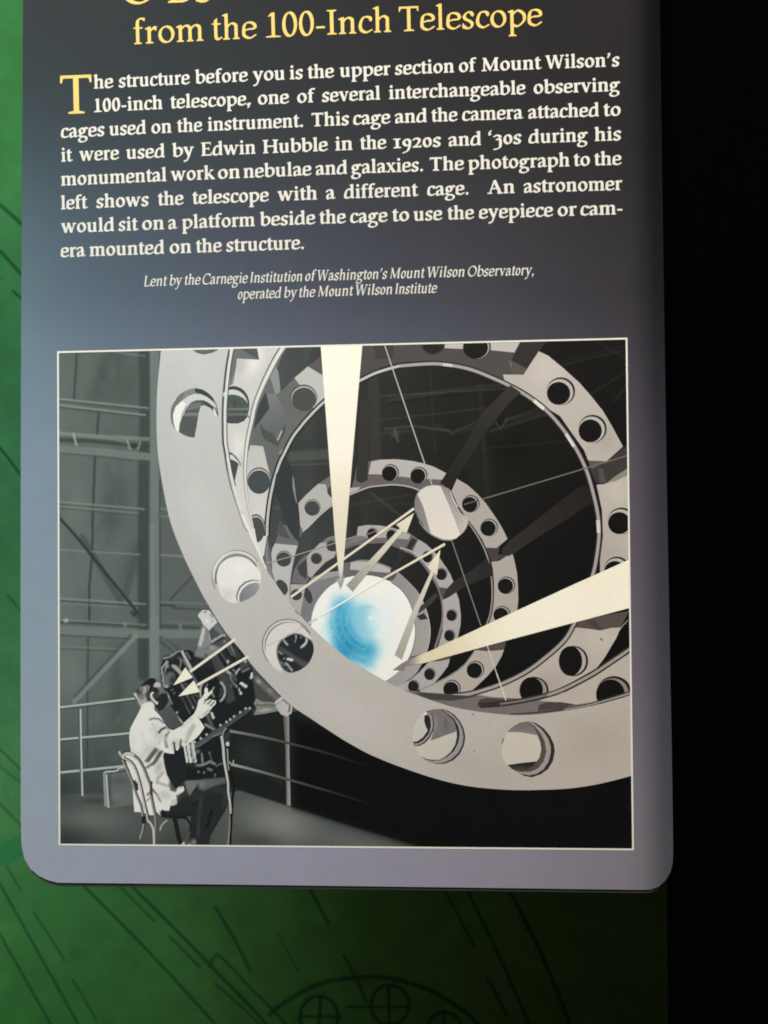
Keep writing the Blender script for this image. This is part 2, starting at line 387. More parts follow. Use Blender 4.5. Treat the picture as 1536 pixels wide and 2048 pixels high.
        W = 640; g.stem(150, 0, C, 1.05); g.foot(150, 1.2, 0); g.foot(150, 1.2, 0, y=C, up=-1); g.go((150, C-hy), (330, C-hy), (450, C-130), (400, C*.56), (200, C*.52)); g.go((200, C*.52), (440, C*.48), (590-hx, 190), (470, 50), (300, hy), (150, hy)); g.poly((150, 0), (380, 0), (380, fh), (150, fh))
    elif ch == 'H':
        W = 833; g.poly((165, C/2-fh*.4), (668, C/2-fh*.4), (668, C/2+fh*.75), (165, C/2+fh*.75))
        for x in (165, 668): g.stem(x, 0, C, 1.05); g.foot(x, 1.3, 1.3); g.foot(x, 1.3, 1.3, y=C, up=-1)
    elif ch == 'M':
        W = 940; g.go((150, 30), (185, C-30), k=.6, curve=False); g.stem(755, 0, C, 1.05); g.go((190, C-40), (455, 80), curve=False); g.go((730, C-40), (470, 90), k=.6, curve=False); g.foot(150, 1.5, 1.5, w=.7); g.foot(755, 1.4, 1.4)
        g.poly((90, C), (90, C-fh), (250, C-fh), (260, C)); g.poly((690, C), (690, C-fh), (880, C-fh), (880, C)); g.poly((425, 70), (500, 70), (468, -5), (455, -5))
    elif ch == 'W':
        W = 980; 
        for a, b, k in ((110, 290, 1), (475, 310, .62), (500, 680, 1), (870, 700, .62)): g.go((a, C-30), (b, 45), k=k, curve=False)
        for a, b in ((5, 225), (400, 600), (770, 975)): g.poly((a, C), (a, C-fh), (b, C-fh), (b, C))
        g.poly((255, 40), (345, 40), (318, -12), (278, -12)); g.poly((645, 40), (735, 40), (708, -12), (668, -12))
    elif ch == 'A':
        W = 778; g.go((375, C-20), (640, 20), k=1.02, curve=False); g.go((365, C-10), (130, 20), k=.6, curve=False); g.poly((190, 235), (560, 235), (560, 235+fh), (190, 235+fh))
        g.poly((15, 0), (245, 0), (245, fh), (15, fh)); g.poly((500, 0), (765, 0), (765, fh), (500, fh))
    elif ch == 'C':
        W = 700; g.go((630, C-130), (560, C-45), (430, C-hy+10), (220, C-70), (35+hx, C/2), (160, 90), (380, bot), (540, 30), (645, 95)); g.poly((615, C+8), (650, C+8), (655, C-175), (620, C-175))
    elif ch == 'O':
        W = 800; g.ring(400, C/2, 365-hx, C/2+10-hy)
    elif ch == '0':
        W = 500; g.ring(250, C/2, 222-hx, C/2+10-hy)
    elif ch == '1':
        W = 500; g.stem(258, 0, C); g.foot(258, 2.6, 2.6); g.poly((258-S/2, C), (258+S/2, C+8), (258+S/2, C-100), (258-S/2, C-75), (120, C-120), (118, C-88))
    elif ch == '%':   # old-style zero
        W = 500; g.ring(250, X/2, 222-hx, X/2+10-hy)
    elif ch == '!':   # old-style one
        W = 440; x = 220; g.stem(x, 0, X); g.foot(x, 2, 2); g.foot(x, 2.1, 1.7, y=X, up=-1)
    elif ch == '@':   # old-style two
        W = 470; g.go((75, X-100), (130, top-10), (235, top), (345, X-110), (300, 240), (180, 110), (75, 50)); g.poly((40, 0), (430, 0), (445, 120), (410, 120), (395, 88), (40, 78))
    elif ch == '#':   # old-style three
        W = 470; g.go((70, X-80), (130, top-4), (240, top), (350, X-100), (310, X-190), (200, X-235)); g.go((190, X-225), (340, X-260), (425-hx, 60), (330, -140), (180, -225), (60, -240))
    elif ch == '9':
        W = 500; g.ring(245, 280, 215-hx, 200-hy); g.go((455-hx, 260), (430-hx, 60), (300, -110), (190, -200), (80, -240))
    elif ch == '-': W = 333; g.poly((35, 190), (298, 190), (298, 190+fh*1.5), (35, 190+fh*1.5))
    elif ch == '.': W = 250; g.dot(125, 60, 74 if sty == 'b' else 56)
    elif ch == ',': W = 250; g.go((135, 60), (150, 20), (95, -110), k=.8); g.ring(125, 55, 14, 14, k=S/92 if sty == 'b' else 1.1)
    elif ch == '\u2019': W = 278; g.go((150, 665), (165, 610), (85, 470), k=.75); g.ring(142, 655, 10, 10)
    elif ch == '\u2018': W = 278; g.go((180, 720), (110, 620), (115, 520), k=.75); g.ring(130, 530, 10, 10)
    elif ch == ' ': W = 250
    return g, W

def outline(ch, sty, cell=None):
    """filled triangles of one letter: marching squares over the distance to its strokes"""
    g, W = glyph(ch, sty)
    if not g.strokes and not g.polys: return np.zeros((0, 2)), [], W
    cell = cell or 15.0; p = g.p
    xs = np.arange(-60, W+70, cell); ys = np.arange(-300, 790, cell)
    GX, GY = np.meshgrid(xs, ys); F = np.full(GX.shape, 1e3)
    th = math.radians(p['th']); c, s_ = math.cos(th), math.sin(th); q = p['T']/p['t']
    def tr(x, y): return x*c+y*s_, (-x*s_+y*c)*q
    U, V = tr(GX, GY)
    for pts, k in g.strokes:
        a, b = tr(pts[:, 0], pts[:, 1])
        for i in range(len(pts)-1):
            dx, dy = a[i+1]-a[i], b[i+1]-b[i]; L = dx*dx+dy*dy+1e-9
            t = np.clip(((U-a[i])*dx+(V-b[i])*dy)/L, 0, 1)
            d = np.hypot(U-a[i]-t*dx, V-b[i]-t*dy)-p['T']/2*k
            F = np.minimum(F, d*.6)
    for P in g.polys:
        # signed distance to a polygon
        d = np.full(GX.shape, 1e9); ins = np.zeros(GX.shape, bool); n = len(P)
        for i in range(n):
            (x1, y1), (x2, y2) = P[i], P[(i+1) % n]
            dx, dy = x2-x1, y2-y1; t = np.clip(((GX-x1)*dx+(GY-y1)*dy)/(dx*dx+dy*dy+1e-9), 0, 1)
            d = np.minimum(d, np.hypot(GX-x1-t*dx, GY-y1-t*dy))
            if y1 != y2:
                cr = ((y1 > GY) != (y2 > GY)) & (GX < (x2-x1)*(GY-y1)/(y2-y1)+x1); ins ^= cr
        F = np.minimum(F, np.where(ins, -d, d))
    return march(xs, ys, F)+(W,)

def march(xs, ys, F):
    """polygons covering F<0 on a grid; whole cells are joined into runs"""
    V = []; T = []; idx = {}
    def vid(x, y):
        k = (round(x, 3), round(y, 3))
        if k not in idx: idx[k] = len(V); V.append(k)
        return idx[k]
    ins = F < 0
    for j in range(len(ys)-1):
        i = 0
        while i < len(xs)-1:
            b = (ins[j, i], ins[j, i+1], ins[j+1, i+1], ins[j+1, i])
            if all(b):
                k = i
                while k < len(xs)-1 and ins[j, k] and ins[j, k+1] and ins[j+1, k] and ins[j+1, k+1]: k += 1
                T.append([vid(xs[i], ys[j]), vid(xs[k], ys[j]), vid(xs[k], ys[j+1]), vid(xs[i], ys[j+1])]); i = k; continue
            if any(b):
                cs = [(xs[i], ys[j], F[j, i]), (xs[i+1], ys[j], F[j, i+1]), (xs[i+1], ys[j+1], F[j+1, i+1]), (xs[i], ys[j+1], F[j+1, i])]; poly = []
                for a in range(4):
                    A_, B_ = cs[a], cs[(a+1) % 4]
                    if A_[2] < 0: poly.append(vid(A_[0], A_[1]))
                    if (A_[2] < 0) != (B_[2] < 0):
                        t = A_[2]/(A_[2]-B_[2]); poly.append(vid(A_[0]+t*(B_[0]-A_[0]), A_[1]+t*(B_[1]-A_[1])))
                poly = [v for n_, v in enumerate(poly) if v != poly[n_-1]]
                if len(poly) > 2: T.append(poly)
            i += 1
    return np.array(V), T
# ------------------------------------------------------------ green wall behind, black board at the right
WD = .30                                                     # the sign stands this far off the wall
def wl(p, wd, al=.76, soft=4.0, smooth=True): return ('line', sm(p, False, 5) if smooth and len(p) > 2 else p, wd*.92, (12, 46, 26), soft, al*.85)
WALL_OPS = [wl([(-60, 365), (0, 410), (44, 449), (90, 490)], 9), wl([(-50, 455), (0, 502), (41, 547), (90, 600)], 7), wl([(26, 582), (60, 612)], 6), ('blob', 2, 558, 5, 5, 0, (20, 80, 50), .7),
    wl([(-60, 835), (0, 896), (42, 951), (70, 985)], 6), wl([(15, 1190), (60, 1243)], 4, .55), wl([(-40, 1465), (0, 1499), (60, 1558)], 5, .6), wl([(-40, 1500), (0, 1533), (60, 1580)], 4, .5),
    ('blob', 13, 1588, 9, 28, -15, (20, 90, 50), .7), wl([(-20, 1590), (0, 1609), (60, 1668)], 5, .6), ('poly', [(-40, 1715), (20, 1680), (45, 1668), (60, 1700), (20, 1728), (-40, 1745)], (16, 84, 44), 9, .75),
    wl([(-30, 1715), (0, 1768), (156, 2048), (200, 2130)], 7), wl([(-30, 1815), (0, 1869), (101, 2048), (150, 2140)], 7), wl([(14, 1733), (42, 1781)], 5, .6), wl([(68, 1825), (98, 1871), (129, 1921)], 6, .6),
    wl([(146, 1960), (192, 2038)], 6, .6), wl([(150, 1754), (300, 1906), (430, 2048), (500, 2130)], 7), wl([(235, 1768), (309, 1843)], 6, .6), wl([(256, 1765), (350, 1858), (420, 1930), (500, 2012), (560, 2080)], 8),
    wl([(337, 1871), (399, 1934)], 6, .65), wl([(420, 1932), (430, 1912), (446, 1918), (500, 1975), (542, 2016), (600, 2078)], 6, .7), wl([(430, 1967), (500, 2029), (540, 2070)], 5, .7), wl([(430, 1814), (470, 1880), (500, 1942)], 8, .7),
    wl([(612, 1765), (657, 1847)], 8, .7), wl([(555, 1867), (597, 1942)], 4, .5), wl([(687, 1910), (712, 1955), (733, 2004)], 7, .7),
    wl([(540, 2030), (549, 2020), (598, 1987), (656, 1963), (734, 1954), (793, 1959), (858, 1980), (923, 2019), (965, 2056), (1000, 2100)], 10, .8),
    ('line', ell(638, 2033, 38, 41, n=29, a1=359.9), 7, (14, 50, 30), 3, .8), ('line', ell(780, 2010, 38, 40, n=29, a1=359.9), 7, (14, 50, 30), 3, .8), ('line', ell(889, 2058, 34, 34, n=29, a1=359.9), 7, (14, 50, 30), 3, .8),
    ('line', [(641, 1995), (638, 2060)], 7, (14, 50, 30), 3, .75), ('line', [(604, 2033), (680, 2033)], 6, (14, 50, 30), 3, .75), ('line', [(777, 1972), (779, 2060)], 7, (14, 50, 30), 3, .75), ('line', [(697, 2014), (818, 2014)], 6, (14, 50, 30), 3, .75), ('line', [(889, 2024), (889, 2070)], 5, (14, 50, 30), 3, .7),
    wl([(880, 1765), (893, 1787), (950, 1895)], 6, .7), wl([(930, 1770), (940, 1792), (983, 1880), (1020, 1960), (1058, 2048), (1090, 2120)], 8, .75), wl([(1015, 1770), (1025, 1792), (1088, 1920), (1140, 2048), (1170, 2120)], 10, .8), wl([(975, 1955), (1013, 2030)], 8, .7)]
wall_base = table([-300, 40, 600, 1500], [-300, 200, 900, 1500, 1800, 2400], [[(40, 98, 46)]*4, [(44, 104, 50)]*4, [(52, 108, 68)]*4, [(48, 100, 60)]*4, [(33, 86, 42), (33, 82, 40), (52, 92, 44), (74, 88, 42)], [(28, 76, 30), (30, 76, 30), (50, 86, 36), (72, 84, 40)]])  # green darkened towards the lower left: dimmer light there put into the colour
wall = bpy.data.objects.new('wall', None)
def wall_patch(xs, ys): return xs, ys
def build_wall():
    V = []; F = []; C = []; n = 0
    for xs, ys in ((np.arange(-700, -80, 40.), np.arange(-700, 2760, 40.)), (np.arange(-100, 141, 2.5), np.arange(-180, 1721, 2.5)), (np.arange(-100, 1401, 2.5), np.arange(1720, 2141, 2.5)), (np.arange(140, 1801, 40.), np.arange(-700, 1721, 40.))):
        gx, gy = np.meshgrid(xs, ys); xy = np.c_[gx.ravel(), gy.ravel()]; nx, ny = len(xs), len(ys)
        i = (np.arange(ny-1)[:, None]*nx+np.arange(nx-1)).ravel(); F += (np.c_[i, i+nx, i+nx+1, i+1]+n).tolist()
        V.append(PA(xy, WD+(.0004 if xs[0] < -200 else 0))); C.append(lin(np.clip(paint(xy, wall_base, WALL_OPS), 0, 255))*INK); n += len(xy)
    me = bpy.data.meshes.new('green_wall'); me.from_pydata(np.vstack(V).tolist(), [], F); C = np.vstack(C)
    me.color_attributes.new('Ink', 'FLOAT_COLOR', 'POINT').data.foreach_set('color', np.c_[C, np.ones(len(C))].astype(np.float32).ravel())
    me.materials.append(WALLMAT); o = bpy.data.objects.new('green_wall', me); SC.collection.objects.link(o)
    o['kind'] = 'structure'; return o
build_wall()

def slab(name, outline, y0, y1, mat, parent=None, bevel=.001):
    """a board: outline in (x, z), front face at y0, back at y1"""
    n = len(outline); V = [(x, y0, z) for x, z in outline]+[(x, y1, z) for x, z in outline]
    F = [list(range(n)), list(range(2*n-1, n-1, -1))]+[[i, i+n, (i+1) % n+n, (i+1) % n] for i in range(n)]
    me = bpy.data.meshes.new(name); me.from_pydata(V, [], F); me.materials.append(mat)
    import bmesh
    bm = bmesh.new(); bm.from_mesh(me); bmesh.ops.recalc_face_normals(bm, faces=bm.faces[:])
    if bevel:
        ed = [e for e in bm.edges if abs(e.verts[0].co.y-y0) < 1e-6 and abs(e.verts[1].co.y-y0) < 1e-6]
        bmesh.ops.bevel(bm, geom=ed, offset=bevel, segments=3, profile=.5, affect='EDGES')
    bm.to_mesh(me); bm.free()
    o = bpy.data.objects.new(name, me); SC.collection.objects.link(o); o.parent = parent; return o
def outline_px(pts, off): return [(v[0], v[2]) for v in PA(np.array(pts, float), off)]
blk = slab('black_board', outline_px([(1326, -700), (1322, 0), (1329, 500), (1336, 970), (1346, 1500), (1349.5, 1750), (1351, 2048), (1356, 2760), (2300, 2760), (2300, -700)], -.004), -.034, .020, plain('black_paint', (.0008, .0008, .0008), .9, .0), bevel=.002)
blk['label'] = 'plain matt black upright board covering the right edge of the sign and the green wall'; blk['category'] = 'board'

# ------------------------------------------------------------ the sign
sign = thing('information_sign', 'dark blue-grey museum text panel with yellow heading and a large printed telescope picture', 'sign', (0, 0, -.3))
EDGE = [(47, -330), (46, 0), (44, 350), (42, 700), (41, 1200), (41.5, 1640)]
corner_l = [(43, 1690), (49, 1718), (61, 1738), (78, 1752), (95, 1760), (115, 1765.5)]
bottom = [(400, 1768.5), (800, 1773.5), (1290, 1780)]
corner_r = [(1303, 1779), (1318, 1773), (1331, 1761), (1341, 1744), (1345, 1728)]
right = [(1352, 1600), (1352, 700), (1345, 0), (1340, -330)]
OUT = EDGE+corner_l+bottom+corner_r+right
body = slab('panel', outline_px(OUT, 0), 0, .0012, plain('panel_board', (.10, .11, .13), .6, .3), sign, bevel=0)
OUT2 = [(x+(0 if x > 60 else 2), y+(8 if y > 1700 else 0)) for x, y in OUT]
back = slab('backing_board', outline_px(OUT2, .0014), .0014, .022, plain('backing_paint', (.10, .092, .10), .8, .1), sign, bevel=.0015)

# the printed sheet: its colour runs from near black at the head to pale lavender at the foot, darker to the right
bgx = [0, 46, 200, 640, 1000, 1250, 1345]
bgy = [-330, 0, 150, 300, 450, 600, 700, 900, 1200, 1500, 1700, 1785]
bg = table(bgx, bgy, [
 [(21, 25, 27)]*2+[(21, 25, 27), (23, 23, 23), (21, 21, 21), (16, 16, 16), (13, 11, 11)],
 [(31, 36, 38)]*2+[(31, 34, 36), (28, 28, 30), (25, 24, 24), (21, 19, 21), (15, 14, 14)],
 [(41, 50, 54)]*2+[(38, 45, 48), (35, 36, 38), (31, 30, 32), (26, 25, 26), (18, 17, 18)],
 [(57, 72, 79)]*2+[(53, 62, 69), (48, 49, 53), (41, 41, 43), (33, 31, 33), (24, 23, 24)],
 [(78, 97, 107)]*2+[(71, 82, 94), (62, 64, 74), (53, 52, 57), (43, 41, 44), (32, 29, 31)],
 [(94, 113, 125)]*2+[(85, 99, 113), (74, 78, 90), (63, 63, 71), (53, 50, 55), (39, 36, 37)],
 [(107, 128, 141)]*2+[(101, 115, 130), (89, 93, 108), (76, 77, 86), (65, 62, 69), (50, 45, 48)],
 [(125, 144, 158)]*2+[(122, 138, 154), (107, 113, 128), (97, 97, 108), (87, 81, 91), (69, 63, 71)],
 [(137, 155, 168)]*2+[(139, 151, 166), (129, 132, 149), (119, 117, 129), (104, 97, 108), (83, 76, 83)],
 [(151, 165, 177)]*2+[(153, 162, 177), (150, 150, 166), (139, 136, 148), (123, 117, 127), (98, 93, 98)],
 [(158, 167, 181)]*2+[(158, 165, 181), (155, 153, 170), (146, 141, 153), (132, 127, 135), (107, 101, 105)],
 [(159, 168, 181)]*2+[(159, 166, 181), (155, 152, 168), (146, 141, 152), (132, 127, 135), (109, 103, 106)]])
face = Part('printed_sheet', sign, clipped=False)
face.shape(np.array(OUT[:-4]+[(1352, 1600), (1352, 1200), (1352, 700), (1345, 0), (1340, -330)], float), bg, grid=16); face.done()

# ------------------------------------------------------------ lettering
GC = {}
def get(ch, sty, cell=None):
    cell = cell or 10
    if (ch, sty) not in GC: GC[ch, sty] = outline(ch, sty, cell)
    return GC[ch, sty]
def word_geo(text, sty, cell=None):
    x = 0; V = []; F = []; n = 0
    for ch in text:
        v, t, wd = get(ch, sty, cell)
        if len(v): V.append(v+[x, 0]); F += [[q+n for q in f] for f in t]; n += len(v)
        x += wd
    return np.vstack(V), F
CREAM = (226, 221, 208); YEL = (236, 202, 112)
def text_line(words, base, em, sty, col, label, shear=0.0, name='text_line', up=None, cell=None):
    """words: (text, x start, x end) on a baseline given by points; em = letter size"""
    part = Part(name, sign, label, clipped=False); b = np.array(base, float)
    lo = np.array([words[0][1]-5, b[:, 1].min()-em]); hi = np.array([words[-1][2]+5, b[:, 1].max()+em*.4])
    deg = min(2, len(b)-1); co = np.polyfit(b[:, 0], b[:, 1], deg); sl = np.polyder(co)
    for t, xa, xb in words:
        v, f = word_geo(t, sty, cell); u = v[:, 0]+shear*v[:, 1]; um, uM = u.min(), u.max()
        X = xa+(u-um)/(uM-um)*(xb-xa); h = v[:, 1]/1000*em
        s_ = np.polyval(sl, X)
        xy = np.c_[X+s_*h*.55, np.polyval(co, X)-h]
        k = 1; vv = PA(xy, -(Z0+k*DZ)); part.V.append(vv); part.F += [[i+part.n for i in q] for q in f]; part.n += len(vv)
        part.C.append(np.tile(lin(col)*INK, (len(vv), 1)))
    part.done(); return part
BODY = [
 ([('he', 187.5, 227), ('structure', 237, 380), ('before', 390.5, 496), ('you', 506, 569.5), ('is', 579.5, 606.5), ('the', 615, 668.5), ('upper', 679.5, 781.5), ('section', 789.5, 908), ('of', 918, 953.5), ('Mount', 963, 1083.5), ('Wilson\u2019s', 1091.5, 1239.5)], [(188, 177.5), (641, 156), (1239, 132.5)]),
 ([('100-inch', 188, 325), ('telescope,', 340.5, 502), ('one', 516, 578.5), ('of', 594.5, 631), ('several', 643.5, 760.5), ('interchangeable', 778, 1051.5), ('observing', 1067.5, 1241)], [(188, 224.5), (641, 204), (1240, 182)]),
 ([('cages', 122, 209.7), ('used', 218.5, 292), ('on', 303, 343), ('the', 354, 405), ('instrument.', 415.5, 606), ('This', 623.5, 698.7), ('cage', 706.5, 781), ('and', 789.5, 854), ('the', 862.5, 915.5), ('camera', 924.5, 1047), ('attached', 1056, 1198), ('to', 1206.5, 1241.5)], [(122, 276), (650, 252), (1240, 231.5)]),
 ([('it', 122.5, 145.5), ('were', 159, 238.5), ('used', 252.5, 329.5), ('by', 344.5, 388), ('Edwin', 402.5, 511), ('Hubble', 526, 656), ('in', 670.5, 705), ('the', 720, 773), ('!9@%s', 787, 882.5), ('and', 896.5, 962.5), ('\u2018#%s', 977, 1043.5), ('during', 1057, 1176.5), ('his', 1189, 1243)], [(122, 323.5), (650, 302), (1240, 280.5)]),
 ([('monumental', 122, 333), ('work', 342, 430), ('on', 436, 480), ('nebulae', 487, 623.5), ('and', 631, 694.5), ('galaxies.', 702, 846), ('The', 860, 928.5), ('photograph', 936.5, 1139), ('to', 1147, 1180), ('the', 1188, 1243.5)], [(122, 371.5), (650, 349.5), (1243, 329.5)]),
 ([('left', 122, 176), ('shows', 192, 298), ('the', 315.5, 367.5), ('telescope', 384.5, 538), ('with', 555.5, 634), ('a', 651.5, 671.5), ('different', 688, 837), ('cage.', 854.5, 937), ('An', 975, 1029), ('astronomer', 1047, 1245)], [(122, 419), (650, 398.5), (1245, 380)]),
 ([('would', 122.5, 228.5), ('sit', 236.5, 277), ('on', 284.5, 328), ('a', 336, 355), ('platform', 364, 509.5), ('beside', 520, 631), ('the', 638.5, 692), ('cage', 700.5, 775.5), ('to', 784, 818.5), ('use', 827, 885), ('the', 894.5, 948.5), ('eyepiece', 958, 1106.5), ('or', 1115.5, 1154), ('cam-', 1161, 1245)], [(122, 466), (650, 447.5), (1245, 428.5)]),
 ([('era', 121.5, 171.5), ('mounted', 179, 328.5), ('on', 339.5, 382.5), ('the', 391.5, 444), ('structure.', 452, 608)], [(122, 514.5), (608, 498)])]
ORD = ['first', 'second', 'third', 'fourth', 'fifth', 'sixth', 'seventh', 'last']
for (wds, base), od in zip(BODY, ORD):
    text_line(wds, base, 38.8, 'b', CREAM, 'bold cream serif lettering, %s line of the paragraph' % od)
text_line([('T', 121.5, 184.5)], [(121, 228.5), (185, 226)], 111, 'r', YEL, 'large yellow initial letter T', name='drop_cap')
text_line([('from', 268, 407), ('the', 424, 514), ('100-Inch', 532, 782.5), ('Telescope', 798.5, 1085)], [(270, 88.5), (590, 72.5), (1085, 51)], 71, 'r', YEL, 'yellow serif heading line', name='heading_line', cell=11)
text_line([('O', 243, 311), ('B', 336, 384), ('s', 390, 424)], [(243, 9), (424, 2.5)], 96, 'r', YEL, 'feet of the yellow heading line above, cut by the top of the picture', name='heading_line')
text_line([('Lent', 288.5, 334.5), ('by', 339.5, 365), ('the', 370, 401.5), ('Carnegie', 405.5, 496), ('Institution', 501, 604.5), ('of', 610.5, 634), ('Washington\u2019s', 636, 775), ('Mount', 780.5, 850), ('Wilson', 855.5, 929), ('Observatory,', 936, 1067.5)], [(288, 573), (650, 561), (1067, 550)], 30.5, 'i', CREAM, 'small cream italic lettering, first of two lines', shear=.20)
text_line([('operated', 476, 563), ('by', 568.5, 595), ('the', 599, 631), ('Mount', 636.5, 707), ('Wilson', 712, 784.5), ('Institute', 791, 874.5)], [(476, 598.5), (875, 585.5)], 30.5, 'i', CREAM, 'small cream italic lettering, second of two lines', shear=.20)
# ------------------------------------------------------------ the printed picture
def G(v, w_=0): return (v-w_*.3, v, v+w_)                     # neutral greys, a little cool with w_
def L_(p, wd, c, al=.88, soft=1.5, al1=None): return ('line', p, wd, c, soft, al)+((al1,) if al1 is not None else ())
def mg(x, y): return (96, 112, 106)
dome = table([100, 300, 420, 560, 700, 900, 1100, 1290], [660, 760, 900, 1100, 1300, 1450, 1560, 1720], [
 [(104, 120, 112), (100, 114, 108), (96, 108, 104), (84, 92, 90), (78, 76, 74), (58, 54, 50), (34, 31, 28), (26, 24, 22)],
 [(112, 130, 122), (100, 114, 108), (100, 112, 108), (88, 98, 96), (70, 68, 64), (48, 46, 40), (34, 32, 28), (24, 22, 20)],
 [(116, 132, 124), (106, 118, 114), (100, 112, 108), (76, 88, 84), (66, 68, 64), (44, 44, 38), (36, 33, 29), (26, 24, 22)],
 [(120, 136, 130), (108, 122, 118), (112, 122, 120), (84, 94, 94), (72, 76, 76), (40, 42, 40), (26, 27, 25), (20, 20, 18)],
 [(122, 140, 132), (112, 126, 122), (108, 120, 118), (62, 66, 66), (60, 60, 58), (36, 36, 34), (28, 28, 26), (24, 22, 20)],
 [(112, 130, 124), (104, 118, 114), (78, 90, 88), (56, 62, 60), (40, 42, 40), (22, 22, 22), (17, 17, 17), (15, 15, 15)],
 [(84, 104, 98), (84, 98, 94), (62, 72, 68), (44, 52, 50), (32, 34, 34), (19, 20, 20), (15, 15, 15), (14, 14, 14)],
 [(52, 64, 62), (70, 78, 76), (56, 66, 64), (44, 50, 48), (30, 32, 32), (17, 18, 18), (14, 14, 14), (14, 14, 14)]])
D1, D2 = (66, 86, 80), (84, 102, 96)
